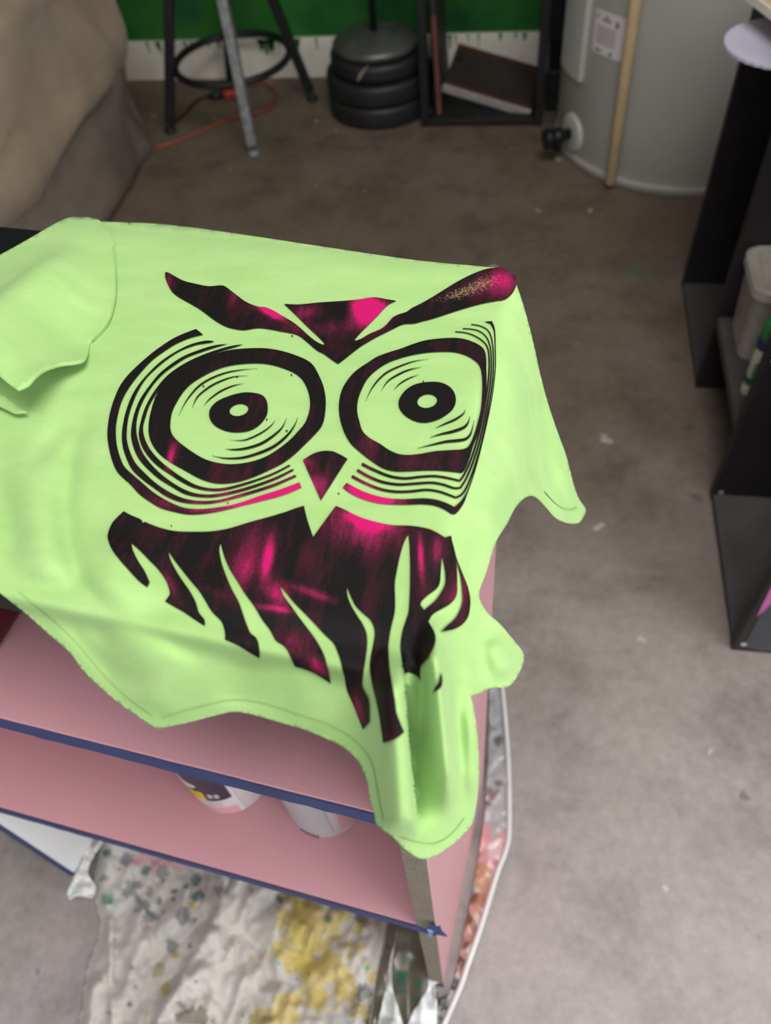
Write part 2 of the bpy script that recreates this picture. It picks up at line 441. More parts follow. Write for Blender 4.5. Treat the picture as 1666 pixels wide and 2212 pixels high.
# ------------------------------------------------------------------ the setting
WY = 2.455
floor = structure(add('floor', *box8(-2.6, 1.9, -1.7, WY + 0.15, -0.1, 0.0), M['floor'], loc=(0, 0, 0)))
wall = structure(add('wall_back', *box8(-2.6, 1.9, WY + 0.012, WY + 0.15, 0.0, 2.5), M['green'], loc=(0, WY + 0.012, 0)))
curb = structure(add('baseboard_back', *box8(-2.6, 1.9, WY - 0.004, WY + 0.012, 0.0, 0.110), M['white_block'], loc=(0, WY, 0), bevel=0.002))
# green paint that ran down over the white band
for i in range(46):
    px = rng.choice([rng.uniform(560, 625), rng.uniform(960, 1170), rng.uniform(320, 720)])
    x = aty(px, 100, WY)[0]; w = rng.uniform(0.001, 0.004); h = rng.uniform(0.006, 0.042)
    top = 0.1102
    yy = WY - 0.0052
    V = [(x - w * 2, yy, top), (x + w * 2, yy, top), (x + w, yy, top - h * 0.4), (x + w * 0.8, yy, top - h), (x - w * 0.8, yy, top - h), (x - w, yy, top - h * 0.4)]
    V += [(a, WY - 0.0035, c) for a, b, c in V]
    F = [(5, 4, 3, 2, 1, 0), (6, 7, 8, 9, 10, 11)] + [(k, (k + 1) % 6, 6 + (k + 1) % 6, 6 + k) for k in range(6)]
    add('paint_drip', V, F, M['green'], curb)
structure(add('wall_left', *box8(-2.75, -2.6, -1.7, WY + 0.15, 0.0, 2.5), M['grey_wall'], loc=(-2.6, 0, 0)))
V, F = merge(box8(1.9, 2.05, -1.7, -1.35, 0.0, 2.5), box8(1.9, 2.05, 0.25, WY + 0.15, 0.0, 2.5), box8(1.9, 2.05, -1.35, 0.25, 2.1, 2.5))
structure(add('wall_right', V, F, M['grey_wall'], loc=(1.9, 0, 0)))
structure(add('ceiling', *box8(-2.75, 2.05, -1.7, WY + 0.15, 2.5, 2.6), M['grey_wall'], loc=(0, 0, 2.5)))

# ------------------------------------------------------------------ bookcase
C0 = np.array([-0.0323, 0.1268, 0.0]); BY = -0.1196
EU = np.array([math.cos(BY), math.sin(BY), 0]); EV = np.array([-EU[1], EU[0], 0]); EZ = np.array([0, 0, 1.0])
D, HT, Z1, Z2, BL = 0.237, 0.7914, 0.6079, 0.3195, 0.490
def uvz(u, v, z): return C0 + EU * u + EV * v + EZ * z
def ubox(u0, u1, v0, v1, z0, z1):
    return [uvz(*p) for p in box8(u0, u1, v0, v1, z0, z1)[0]], BOXF
def atv(px, py, v):
    d = ray(px, py); t = (v - (CAMPOS - C0) @ EV) / (d @ EV); return CAMPOS + d * t
bc = thing('bookcase', uvz(-BL / 2, D / 2, 0), 'small pink painted bookcase with blue taped shelf edges under the lime shirt', 'bookcase')
add('top_board', *ubox(-BL - 0.004, 0.002, -0.002, D + 0.004, HT - 0.018, HT), M['black_lam'], bc, bevel=0.002, label='black laminate top board')
sp = add('side_panel', *ubox(-0.016, 0.0, 0.0, D, 0.0, HT - 0.0185), M['pink'], bc, bevel=0.0012)
add('bare_edge', *ubox(-0.0162, -0.0004, -0.0008, 0.0006, 0.006, HT - 0.020), M['mdf'], sp, label='unpainted particle board front edge')
sl = add('side_panel', *ubox(-BL, -BL + 0.016, 0.0, D, Z2, HT - 0.0185), M['pink'], bc, bevel=0.0012)
add('lower_side_panel', *ubox(-BL, -BL + 0.016, 0.0, D, 0.0, Z2 - 0.001), M['white_lam'], bc, label='unpainted white lower panel')
add('back_panel', *ubox(-BL + 0.0162, -0.0162, D - 0.005, D - 0.001, 0.0, HT - 0.0185), M['pink'], bc)
for zz in (Z1, Z2):
    s = add('shelf', *ubox(-BL + 0.0162, -0.0165, 0.0, D - 0.0052, zz - 0.016, zz), M['pink'], bc, bevel=0.001)
def tape_band(u0, u1, z0, z1, vf, n=44, wob=0.0010, seed=1):
    r = random.Random(seed); top, bot = [], []
    for i in range(n + 1):
        u = u0 + (u1 - u0) * i / n
        top.append(uvz(u, vf, z1 + r.uniform(-wob, wob) * 0.5)); bot.append(uvz(u, vf, z0 + r.uniform(-wob, wob) * 1.2))
    V = top + bot + [p + EV * 0.0009 for p in top] + [p + EV * 0.0009 for p in bot]; k = n + 1; F = []
    for i in range(n):
        F += [(i, k + i, k + i + 1, i + 1), (2 * k + i, 2 * k + i + 1, 3 * k + i + 1, 3 * k + i), (i, i + 1, 2 * k + i + 1, 2 * k + i), (k + i, 3 * k + i, 3 * k + i + 1, k + i + 1)]
    F += [(0, 2 * k, 3 * k, k), (n, k + n, 3 * k + n, 2 * k + n)]
    return V, F
add('tape_strip', *tape_band(-BL + 0.016, -0.017, Z1 - 0.0165, Z1 - 0.0005, -0.0012, seed=2), M['tape'], bc, label='blue tape on the upper shelf edge')
t2 = add('tape_strip', *tape_band(-BL + 0.016, -0.0005, Z2 - 0.0155, Z2 - 0.0015, -0.0020, seed=3), M['tape'], bc, label='blue tape on the lower shelf edge')
# torn end of the lower tape, sticking out past the bare edge
V = [atv(*p, -0.0040) for p in ((926, 1999), (948, 2004), (950, 2000), (954, 2012), (966, 2024), (957, 2022), (936, 2018), (925, 2010))]
V += [p + EV * 0.0010 for p in V]
add('torn_tape_end', V, [tuple(range(7, -1, -1)), tuple(range(8, 16))] + [(k, (k + 1) % 8, 8 + (k + 1) % 8, 8 + k) for k in range(8)], M['tape'], t2)
V = [atv(*p, -0.0050) for p in ((924, 2009), (936, 2014), (931, 2026), (926, 2022))]; V += [p + EV * 0.0008 for p in V]
add('curled_tape_corner', V, BOXF, M['tape_light'], t2)
V = [uvz(-BL - 0.001, -0.0012, z) for z in (0.004, Z2 - 0.012)] + [uvz(-BL + 0.0155, -0.0012, z) for z in (Z2 - 0.012, 0.004)]
V += [p + EV * 0.0009 for p in V]
add('tape_strip', V, [(3, 2, 1, 0), (4, 5, 6, 7), (0, 1, 5, 4), (1, 2, 6, 5), (2, 3, 7, 6), (3, 0, 4, 7)], M['tape'], bc, label='blue tape on the white panel edge')
add('tape_strip', *ubox(-0.0175, 0.0005, -0.0022, -0.001, 0.0, 0.010), M['tape'], bc, label='blue tape at the foot of the bare edge')
for (px, py) in ((1066, 1260),):
    p = atz(px, py, 0.5); q = uvz(0.0, D * 0.97, 0.60)
    add('paint_bead', *lathe([(0.0012, 0), (0.0022, 0.0008), (0.0016, 0.002), (0.0003, 0.0026)], q, 12, axis=0), M['pink'], bc, smooth=True)

# dark red bin on the upper shelf
rb = thing('storage_bin', uvz(-0.375, 0.12, Z1), 'dark red plastic bin at the left end of the upper pink shelf', 'bin')
add('body', *ubox(-0.455, -0.295, 0.035, 0.20, Z1, Z1 + 0.045), M['dark_red'], rb, bevel=0.006)
add('lid', *ubox(-0.460, -0.288, 0.030, 0.205, Z1 + 0.0455, Z1 + 0.085), M['dark_red'], rb, bevel=0.008)
V, F = merge(*[ubox(-0.40 + 0.016 * i, -0.392 + 0.016 * i, 0.05, 0.19, Z1 + 0.0845, Z1 + 0.0875) for i in range(7)])
add('lid_ribs', V, F, M['dark_red'], rb, bevel=0.001)

# spray cans on the lower shelf
def arc_patch(c, r, a0, a1, z0, z1, n=16, zc=None, th=0.0006):
    """curved label patch, zc(i)->(z0,z1) optional"""
    V, F = [], []
    for i in range(n + 1):
        a = a0 + (a1 - a0) * i / n
        lo, hi = (z0, z1) if zc is None else zc(i / n)
        for rr in (r, r + th):
            for z in (lo, hi): V.append((c[0] + rr * math.cos(a), c[1] + rr * math.sin(a), c[2] + z))
    for i in range(n):
        b = i * 4; e = b + 4
        F += [(b + 2, e + 2, e + 3, b + 3), (b, b + 1, e + 1, e), (b + 1, b + 3, e + 3, e + 1), (b, e, e + 2, b + 2)]
    F += [(0, 2, 3, 1), (n * 4, n * 4 + 1, n * 4 + 3, n * 4 + 2)]
    return V, F
def spray_can(px, py, label, kind):
    f = atz(px, py, Z2); dirc = EV
    R = 0.036; c = f + dirc * R; c[2] = Z2
    t = thing('spray_can', c, label, 'spray can', 'white spray cans on the lower pink shelf')
    prof = [(R * 0.80, 0.0), (R * 0.93, 0.002), (R, 0.008), (R, 0.165), (R * 0.9, 0.178), (R * 0.55, 0.186), (R * 0.52, 0.188)]
    add('body', *lathe(prof, c, 40), M['can'], t, smooth=True)
    add('cap', *lathe([(R * 0.5, 0.188), (R * 0.5, 0.205), (R * 0.4, 0.209)], c, 32), M['can'], t, smooth=True)
    fa = math.atan2(-dirc[1], -dirc[0])        # angle facing the camera
    if kind == 0:
        lb = add('label', *arc_patch(c, R + 0.0002, fa - 1.5, fa + 0.72, 0.010, 0.155, 24), M['can'], t)
        add('pink_band', *arc_patch(c, R + 0.0009, fa - 0.95, fa + 0.62, 0.011, 0.028, 20), M['can_pink'], lb)
        add('navy_band', *arc_patch(c, R + 0.0009, fa - 1.0, fa + 0.62, 0.05, 0.09, 20, lambda k: (0.050 - 0.006 * math.sin(k * math.pi), 0.120)), M['navy'], lb)
        for i in range(5):
            a = fa - 0.80 + i * 0.17
            hh = 0.016 + 0.003 * math.sin(i * 2.1)
            add('yellow_letter', *arc_patch(c, R + 0.0016, a, a + 0.13, 0.047, 0.047 + hh, 4, None), M['yellow'], lb)
        for i in range(2):
            a = fa + 0.12 + i * 0.15
            add('white_letter', *arc_patch(c, R + 0.0016, a, a + 0.10, 0.055, 0.063, 4), M['can_grey'], lb)
        add('white_oval', *arc_patch(c, R + 0.0016, fa - 0.80, fa - 0.05, 0.080, 0.1, 10, lambda k: (0.078 - 0.010 * math.sin(k * math.pi), 0.081)), M['can'], lb)
        add('grey_mark', *arc_patch(c, R + 0.0009, fa - 0.05, fa + 0.32, 0.033, 0.040, 8), M['can_grey'], lb)
        add('pink_mark', *arc_patch(c, R + 0.0009, fa - 0.85, fa - 0.52, 0.035, 0.043, 8), M['can_pink'], lb)
    else:
        lb = add('label', *arc_patch(c, R + 0.0002, fa - 1.1, fa + 0.5, 0.018, 0.150, 24), M['can_grey'], t)
        add('pink_band', *arc_patch(c, R + 0.0009, fa + 0.72, fa + 1.3, 0.022, 0.060, 8), M['can_pink'], lb)
        for i in range(6):
            a = fa - 0.40 + i * 0.09
            add('small_letter', *arc_patch(c, R + 0.0005, a, a + 0.06, 0.0085, 0.0125, 3), M['print_grey'], lb)
    return t
spray_can(476, 1760, 'white spray can with yellow lettering and pink band on lower shelf', 0)
spray_can(684, 1812, 'white spray can with plain silvery label on lower shelf', 1)

# ------------------------------------------------------------------ t-shirt
OUT = [(-170, 640), (-80, 592), (0, 553), (60, 520), (130, 480), (165, 471), (220, 478), (350, 484), (500, 503), (700, 533), (900, 562), (1060, 577),
       (1092, 582), (1111, 604), (1125, 640), (1140, 690), (1155, 750), (1168, 810), (1184, 870), (1204, 930), (1224, 985), (1238, 1040), (1250, 1075), (1266, 1100),
       (1262, 1115), (1250, 1130), (1226, 1130), (1202, 1119), (1182, 1097), (1165, 1078), (1150, 1071), (1131, 1078), (1112, 1100), (1097, 1130), (1075, 1165),
       (1062, 1200), (1050, 1240), (1035, 1284), (1052, 1322), (1080, 1347), (1112, 1385), (1130, 1408), (1132, 1430), (1116, 1465), (1097, 1484),
       (1062, 1486), (1035, 1498), (1018, 1503), (1026, 1540), (1033, 1600), (1035, 1680), (1028, 1745), (1019, 1782), (990, 1815), (960, 1838), (925, 1855), (900, 1852),
       (870, 1830), (845, 1807), (815, 1784), (808, 1760), (800, 1730), (790, 1680), (770, 1641), (740, 1614), (700, 1594), (650, 1574), (600, 1560), (560, 1548),
       (510, 1538), (470, 1545), (420, 1558), (365, 1570), (335, 1572), (300, 1550), (255, 1518), (210, 1480), (180, 1450), (150, 1410), (110, 1375), (60, 1330), (0, 1282), (-80, 1222), (-170, 1165)]
GX0, GY0, GS = -200, 440, 5
gx = np.arange(GX0, 1300, GS); gy = np.arange(GY0, 1900, GS)
PX, PY = np.meshgrid(gx, gy)
dirs = np.stack([PX - IW / 2, PY - IH / 2, np.full(PX.shape, FPX)], -1) @ LENS.T
CU, CV = (CAMPOS - C0) @ EU, (CAMPOS - C0) @ EV
DU, DV, DZ = dirs @ EU, dirs @ EV, dirs[..., 2]
TOPZ = HT + 0.0075
def drape(u, v):
    soft = lambda d, r=0.010: np.sqrt(np.maximum(d, 0) ** 2 + r * r) - r
    dr = np.maximum(u - 0.001, 0); df = np.maximum(0.012 - v, 0); db = np.maximum(v - D - 0.006, 0)
    kr = 3.0 - 1.1 * np.exp(-((v - 0.05) / 0.05) ** 2)
    d = kr * soft(dr) + 2.5 * soft(df, 0.026) + 3.0 * soft(db)
    return TOPZ - d
ts = np.linspace(0.14, 0.62, 900) / FPX
hit = np.full(PX.shape, np.nan); prev = None
for t in ts:
    u = CU + DU * t; v = CV + DV * t; z = HC + DZ * t
    g = z - drape(u, v)
    if prev is not None:
        m = np.isnan(hit) & (g <= 0)
        tt = tprev + (t - tprev) * prev / np.maximum(prev - g, 1e-12)
        hit[m] = tt[m]
    prev = g; tprev = t
hit[np.isnan(hit)] = ts[-1]
T = hit * FPX
# stop far-off values outside the cloth from leaking in
T = np.minimum(T, 0.60)
for it in range(14):
    Tp = np.pad(T, 1, mode='edge')
    T = (Tp[1:-1, 1:-1] * 2 + Tp[:-2, 1:-1] + Tp[2:, 1:-1] + Tp[1:-1, :-2] + Tp[1:-1, 2:]) / 6
def sm(a, b, x):
    t = np.clip((x - a) / (b - a), 0, 1); return t * t * (3 - 2 * t)
bump = np.zeros(PX.shape)            # metres towards the lens
def fold(pts, w, h, both=True):
    global bump
    d, s = seglen_dist(PX, PY, pts)
    bump += h * np.exp(-(d / w) ** 2) * np.clip(np.minimum(s, 1 - s) * 5 + 0.15, 0, 1)
n1, n2 = Noise(3), Noise(5)
bump += 0.0028 * n1(PX / 190, PY / 230) + 0.0012 * n2(PX / 75, PY / 90)
# crease running down the left flank and the swell beside it
fold([(190, 880), (155, 985), (140, 1090), (148, 1170), (175, 1260), (205, 1340), (235, 1410)], 20, -0.0050)
fold([(250, 1150), (240, 1250), (290, 1380), (340, 1460)], 60, 0.0060)
fold([(60, 960), (70, 1080), (85, 1180), (110, 1270)], 45, 0.0055)
fold([(-20, 1010), (20, 1120), (30, 1220)], 26, -0.0040)
fold([(60, 1010), (105, 960), (160, 900)], 22, -0.0035)
fold([(140, 1330), (190, 1400), (260, 1470)], 16, -0.0025)
fold([(330, 1540), (350, 1470), (390, 1400)], 50, 0.0050)
fold([(515, 1530), (520, 1470), (540, 1400)], 45, -0.0040)
fold([(690, 1590), (660, 1500), (640, 1420)], 45, 0.0030)
# roll of cloth over the corner and the deep pocket beside it
edge_x = 868 + (PY - 1450) * 0.087
s = PX - edge_x
wy = sm(1395, 1500, PY) * (1 - sm(1770, 1815, PY))
bump += wy * np.where(s <= 0, 0.036 * np.exp(-((s + 26) / 50) ** 2), 0.034 * np.exp(-(26 / 50) ** 2) * (1 - sm(0, 6, s)))
wv = sm(1425, 1480, PY) * (1 - sm(1700, 1800, PY))
bump -= np.where(s > 0, wv * 0.034 * np.clip(1 - s / 78, 0, 1) ** 1.3 * sm(0, 6, s), 0)
fold([(935, 1370), (942, 1440), (952, 1540), (962, 1640), (972, 1740)], 22, 0.0340)
fold([(925, 1385), (945, 1365), (960, 1340)], 16, 0.0040)
fold([(1012, 1520), (1018, 1600), (1014, 1720)], 16, 0.0090)
fold([(985, 1440), (990, 1540), (996, 1650), (1000, 1760)], 11, -0.0080)
# right hand side: sleeve and hem corner
fold([(1155, 840), (1165, 930), (1180, 1010), (1190, 1080)], 30, -0.0150)
fold([(1100, 700), (1120, 850), (1118, 990), (1100, 1080)], 30, 0.0080)
fold([(1225, 1000), (1235, 1060), (1238, 1110)], 24, 0.0090)
fold([(1060, 1380), (1085, 1430), (1100, 1460)], 30, 0.0100)
fold([(1045, 1320), (1040, 1400), (1050, 1480)], 18, -0.0045)
fold([(1040, 1150), (1020, 1230), (1010, 1300)], 20, -0.0050)
fold([(1075, 1000), (1070, 1080), (1050, 1170)], 22, 0.0050)
fold([(600, 560), (850, 585), (1050, 600)], 26, 0.0022)
fold([(240, 525), (420, 520), (600, 560), (800, 600)], 14, -0.0014)
T = T * (1 - bump / np.maximum(T * np.linalg.norm(dirs / FPX, axis=-1), 0.1))
# the cloth rests on the board and hangs clear of it: never behind the case's own faces
dn = dirs / FPX
def slab_t(o, d, lo, hi):
    with np.errstate(divide='ignore', invalid='ignore'):
        a = (lo - o) / d; b = (hi - o) / d
    return np.minimum(a, b), np.maximum(a, b)
e1, x1_ = slab_t(CU, DU / FPX, -0.7, 0.0055); e2, x2_ = slab_t(CV, DV / FPX, -0.0060, D + 0.012); e3, x3_ = slab_t(HC, DZ / FPX, 0.0, HT + 0.0045)
te = np.maximum(np.maximum(e1, e2), e3); tx = np.minimum(np.minimum(x1_, x2_), x3_)
T = np.where(te < tx, np.minimum(T, te), T)
hard = (np.abs(s - 2) < 13) & (PY > 1430) & (PY < 1810)
for it in range(9):
    Tp = np.pad(T, 1, mode='edge')
    Ts = (Tp[1:-1, 1:-1] * 2 + Tp[:-2, 1:-1] + Tp[2:, 1:-1] + Tp[1:-1, :-2] + Tp[1:-1, 2:]) / 6
    T = np.where(hard, T, Ts)
T = np.where(te < tx, np.minimum(T, te + 0.0030), T)
def cloth(xy, lift=0.0, extra=None):
    x = (np.asarray(xy)[:, 0] - GX0) / GS; y = (np.asarray(xy)[:, 1] - GY0) / GS
    def samp(x, y):
        x = np.clip(x, 0, len(gx) - 1.001); y = np.clip(y, 0, len(gy) - 1.001)
        x0 = x.astype(int); y0 = y.astype(int); a = x - x0; b = y - y0
        return (T[y0, x0] * (1 - a) + T[y0, x0 + 1] * a) * (1 - b) + (T[y0 + 1, x0] * (1 - a) + T[y0 + 1, x0 + 1] * a) * b
    def pos(x, y):
        px = GX0 + x * GS; py = GY0 + y * GS
        d = (np.stack([px - IW / 2, py - IH / 2, np.full(px.shape, FPX)], -1) @ LENS.T) / FPX
        return CAMPOS + d * samp(x, y)[:, None]
    P = pos(x, y)
    if lift or extra is not None:
        nn = np.cross(pos(x + 1, y) - pos(x - 1, y), pos(x, y - 1) - pos(x, y + 1))
        nn /= np.linalg.norm(nn, axis=1)[:, None]
        nn *= np.sign(((CAMPOS - P) * nn).sum(1))[:, None]
        P = P + nn * (lift + (0 if extra is None else np.asarray(extra)[:, None]))
    return P
def ccw(V, F):
    """face triangles towards the lens"""
    F = np.array(F); a, b, c = V[F[:, 0]], V[F[:, 1]], V[F[:, 2]]
    n = np.cross(b - a, c - a); m = ((CAMPOS - a) * n).sum(1) < 0
    F[m] = F[m][:, ::-1]; return F
shirt = thing('t_shirt', uvz(-0.2, 0.1, HT), 'lime green t-shirt printed with an owl, draped over the bookcase', 't-shirt')
outline = smoothpath(OUT, 4, True, 70)
yy_ = np.arange(1436, 1800, 5.0)
V2, F2 = fill([outline], 6.5, [np.c_[868 + (yy_ - 1450) * 0.087 + o_, yy_] for o_ in (-1.5, 8.0)])
V3 = cloth(V2)
add('fabric', V3, ccw(V3, F2), M['shirt'], shirt, smooth=True, solid=0.0008)
# the shoulders fall behind the bookcase
bx = np.linspace(165, 1098, 60)
ob = outline[(outline[:, 1] < 640) & (outline[:, 0] > 120) & (outline[:, 0] < 1112)]; ob = ob[np.argsort(ob[:, 0])]
by = np.interp(bx, ob[:, 0], ob[:, 1])
R0 = cloth(np.c_[bx, by + 1.5]) - EZ * 0.0012; rows = [R0]
for k in range(1, 9):
    a = k / 8
    drop = 0.16 * a + 0.012 * a * np.sin(bx / 60.0)
    rows.append(R0 - EU * (0.010 * sm(1040, 1098, bx) * min(1, a * 3))[:, None] + EV * (0.012 * math.sin(min(1, a * 2.5) * math.pi / 2) + 0.004 * a) * 1.0 - EZ * (drop[:, None] * (a ** 0.5)))
V = np.concatenate(rows); n = len(bx)
F = [(i * n + j, i * n + j + 1, (i + 1) * n + j + 1, (i + 1) * n + j) for i in range(8) for j in range(n - 1)]
add('rear_drape', V, F, M['shirt'], shirt, smooth=True, solid=0.0012)
# left sleeve lies as a second layer over the flank
SLV = [(246, 520), (252, 560), (252, 620), (247, 665), (235, 702), (215, 728), (196, 745), (193, 775), (190, 796), (178, 808), (152, 824), (132, 848), (118, 872), (100, 895), (79, 907), (55, 889), (27, 868), (0, 850),
       (-60, 815), (-168, 790), (-168, 640), (-80, 594), (0, 555), (60, 522), (130, 482), (165, 473), (215, 480)]
sl_out = smoothpath(SLV, 4, True, 60)
V2, F2 = fill([sl_out], 9.0)
dS, _ = seglen_dist(V2[:, 0], V2[:, 1], [(240, 480), (252, 560), (252, 620), (240, 690), (196, 745)])
dT, _ = seglen_dist(V2[:, 0], V2[:, 1], [(-170, 640), (0, 553), (130, 480), (165, 471), (240, 478)])
ex = 0.0012 + 0.021 * sm(0, 170, dS) * sm(0, 190, dT) + 0.003 * np.sin(V2[:, 0] / 38.0 + V2[:, 1] / 60.0) * sm(20, 140, dS) * sm(20, 140, dT)
V3 = cloth(V2, 0, ex)
add('sleeve', V3, ccw(V3, F2), M['shirt'], shirt, smooth=True, solid=0.0014)
IN = [(-168, 800), (-60, 822), (0, 856), (40, 884), (66, 903), (40, 905), (20, 896), (-10, 885), (-80, 880), (-168, 870)]
V2, F2 = fill([smoothpath(IN, 3, True, 60)], 9.0)
V3 = cloth(V2, 0.004); add('sleeve_underside', V3, ccw(V3, F2), M['shirt'], shirt, smooth=True, solid=0.001)

def ribbon(pts, w, n=6, taper=True, w_end=None):
    c = smoothpath(pts, n); N_ = len(c); L_, R_ = [], []
    for i in range(N_):
        t = c[min(i + 1, N_ - 1)] - c[max(i - 1, 0)]; t = t / (np.linalg.norm(t) + 1e-9); nn = np.array([-t[1], t[0]])
        k = i / (N_ - 1)
        ww = (w if w_end is None else w + (w_end - w) * k) * (max(0.16, math.sin(math.pi * k)) if taper else 1)
        L_.append(c[i] + nn * ww / 2); R_.append(c[i] - nn * ww / 2)
    return np.array(L_ + R_[::-1])
# seams and hems: stitched lines in the cloth
def stitched(name, pts, w=2.2, lift=0.0006):
    V2, F2 = fill([ribbon(pts, w, 8, False)], 6.0)
    V3 = cloth(V2, lift); add(name, V3, ccw(V3, F2), M['seam'], shirt, smooth=True)
stitched('shoulder_seam', [(246, 535), (252, 590), (251, 650), (236, 702), (200, 742)], 2.6, 0.0016)
stitched('hem_stitch', [(350, 1548), (420, 1528), (500, 1511), (570, 1518), (650, 1543), (720, 1568), (775, 1604), (806, 1650), (820, 1720), (830, 1770)], 1.7)
stitched('hem_stitch', [(866, 1806), (905, 1818), (940, 1820), (975, 1800), (1003, 1765)], 1.7)
stitched('hem_stitch', [(330, 1545), (280, 1508), (230, 1462), (190, 1415), (150, 1370), (100, 1325), (40, 1278)], 1.7)
stitched('sleeve_hem', [(1175, 1062), (1200, 1088), (1226, 1100), (1246, 1096)], 2.2)

# ---- the print: outlines traced in four windows of the picture
Z4 = lambda L: [(200 + x / 3.029, 560 + y / 3.029) for x, y in L]
Z5 = lambda L: [(650 + x / 3.029, 560 + y / 3.029) for x, y in L]
Z6 = lambda L: [(200 + x / 3.029, 1050 + y / 3.029) for x, y in L]
Z7 = lambda L: [(600 + x / 3.029, 1050 + y / 3.029) for x, y in L]
def ell(cx, cy, rx, ry, ang, n=28):
    a = math.radians(ang)
    return [(cx + rx * math.cos(t) * math.cos(a) - ry * math.sin(t) * math.sin(a), cy + rx * math.cos(t) * math.sin(a) + ry * math.sin(t) * math.cos(a)) for t in [2 * math.pi * k / n for k in range(n)]]
BROW = Z4([(478, 90), (500, 95), (545, 120), (600, 148), (680, 168), (760, 183), (830, 178), (865, 182), (905, 210), (950, 245), (1000, 282), (1050, 305), (1095, 318), (1130, 320), (1180, 340), (1240, 375), (1330, 430), (1420, 510), (1470, 548), (1512, 568),
           (1519, 556), (1480, 515), (1400, 440), (1330, 370), (1255, 299), (1310, 302)]) + Z5([(0, 302), (120, 290), (270, 280), (380, 270), (450, 258), (500, 257), (560, 268), (627, 279),
           (580, 300), (540, 335), (500, 380), (440, 440), (390, 490), (352, 534), (360, 540), (400, 525), (450, 495), (520, 465), (560, 435), (600, 390), (640, 368), (690, 352), (730, 325), (790, 295), (860, 255), (940, 205), (1030, 150), (1120, 105), (1200, 75), (1255, 65),
           (1300, 62), (1345, 78), (1385, 115), (1405, 160), (1395, 200), (1370, 240), (1330, 272), (1280, 280), (1200, 295), (1120, 315), (1020, 345), (930, 375), (850, 400), (790, 415), (740, 428), (690, 430), (650, 440), (600, 465), (550, 490), (490, 520), (430, 555), (390, 580), (350, 610), (300, 650), (245, 692),
           (205, 665), (150, 625)]) + Z4([(1470, 603), (1410, 552), (1360, 512), (1320, 495), (1240, 480), (1180, 468), (1110, 458), (1060, 460), (1000, 470), (940, 465), (870, 445), (800, 405), (740, 360), (690, 325), (620, 285), (560, 250), (520, 215), (490, 160), (478, 120)])
L_OUT = Z4([(1100, 588), (1180, 595), (1260, 612), (1330, 635), (1400, 665), (1445, 700), (1480, 760), (1510, 830), (1525, 900), (1528, 960), (1520, 1040), (1500, 1100), (1450, 1160), (1380, 1230), (1310, 1295), (1240, 1345), (1150, 1390), (1060, 1430), (960, 1462), (870, 1475), (790, 1470), (700, 1440), (600, 1385), (520, 1340), (450, 1290), (400, 1230), (372, 1160), (370, 1080), (385, 1000), (410, 920), (450, 840), (510, 770), (590, 725), (680, 680), (780, 635), (880, 605), (980, 592)])
L_IN = Z4([(1090, 688), (1170, 697), (1250, 720), (1320, 750), (1370, 790), (1400, 840), (1420, 900), (1425, 960), (1415, 1020), (1390, 1080), (1340, 1140), (1280, 1200), (1200, 1260), (1120, 1305), (1020, 1335), (920, 1347), (830, 1340), (740, 1315), (660, 1270), (590, 1220), (540, 1175), (515, 1130), (512, 1070), (525, 1000), (560, 930), (600, 870), (650, 820), (720, 775), (800, 735), (880, 708), (980, 692)])
L_C1 = Z4([(680, 463), (620, 485), (540, 520), (460, 570), (380, 630), (300, 700), (230, 770), (180, 840), (145, 920), (120, 1000), (105, 1080), (100, 1160), (110, 1240), (130, 1320), (160, 1390), (200, 1435), (250, 1480), (310, 1545), (380, 1595), (450, 1635), (540, 1660), (620, 1675), (700, 1675), (800, 1662), (900, 1640), (1000, 1615), (1100, 1590), (1200, 1565), (1290, 1535), (1370, 1500), (1355, 1465), (1290, 1490), (1200, 1522), (1100, 1553), (1010, 1585), (920, 1612), (820, 1630), (720, 1640), (620, 1635), (560, 1618), (480, 1580), (400, 1530), (330, 1470), (260, 1410), (210, 1360), (180, 1290), (160, 1210), (155, 1120), (165, 1040), (185, 960), (215, 890), (260, 820), (320, 745), (390, 670), (470, 610), (550, 560), (640, 522), (725, 500)])
L_C2 = Z4([(800, 543), (740, 540), (640, 565), (540, 615), (450, 675), (380, 740), (310, 820), (260, 900), (225, 990), (205, 1070), (195, 1150), (200, 1230), (225, 1310), (260, 1380), (320, 1440), (400, 1500), (480, 1555), (560, 1590), (640, 1605), (740, 1608), (840, 1595), (960, 1565), (1080, 1530), (1200, 1490), (1337, 1428), (1328, 1416), (1200, 1470), (1080, 1510), (960, 1545), (840, 1578), (740, 1588), (650, 1582), (570, 1560), (490, 1520), (410, 1465), (340, 1400), (285, 1340), (250, 1270), (228, 1190), (228, 1110), (240, 1030), (265, 950), (300, 870), (350, 790), (420, 720), (500, 655), (580, 605), (680, 568), (770, 553)])
L_C3 = Z4([(890, 560), (800, 570), (700, 600), (600, 640), (520, 690), (440, 755), (370, 840), (310, 930), (275, 1020), (258, 1100), (255, 1170), (275, 1250), (310, 1320), (370, 1385), (440, 1445), (520, 1495), (600, 1540), (680, 1560), (780, 1565), (880, 1550), (1000, 1520), (1120, 1480), (1220, 1440), (1320, 1387), (1310, 1378), (1220, 1422), (1120, 1462), (1000, 1500), (880, 1530), (780, 1545), (690, 1540), (610, 1515), (530, 1470), (450, 1410), (380, 1340), (330, 1270), (300, 1190), (288, 1110), (300, 1020), (335, 930), (390, 840), (460, 760), (540, 700), (620, 650), (720, 612), (800, 586)])
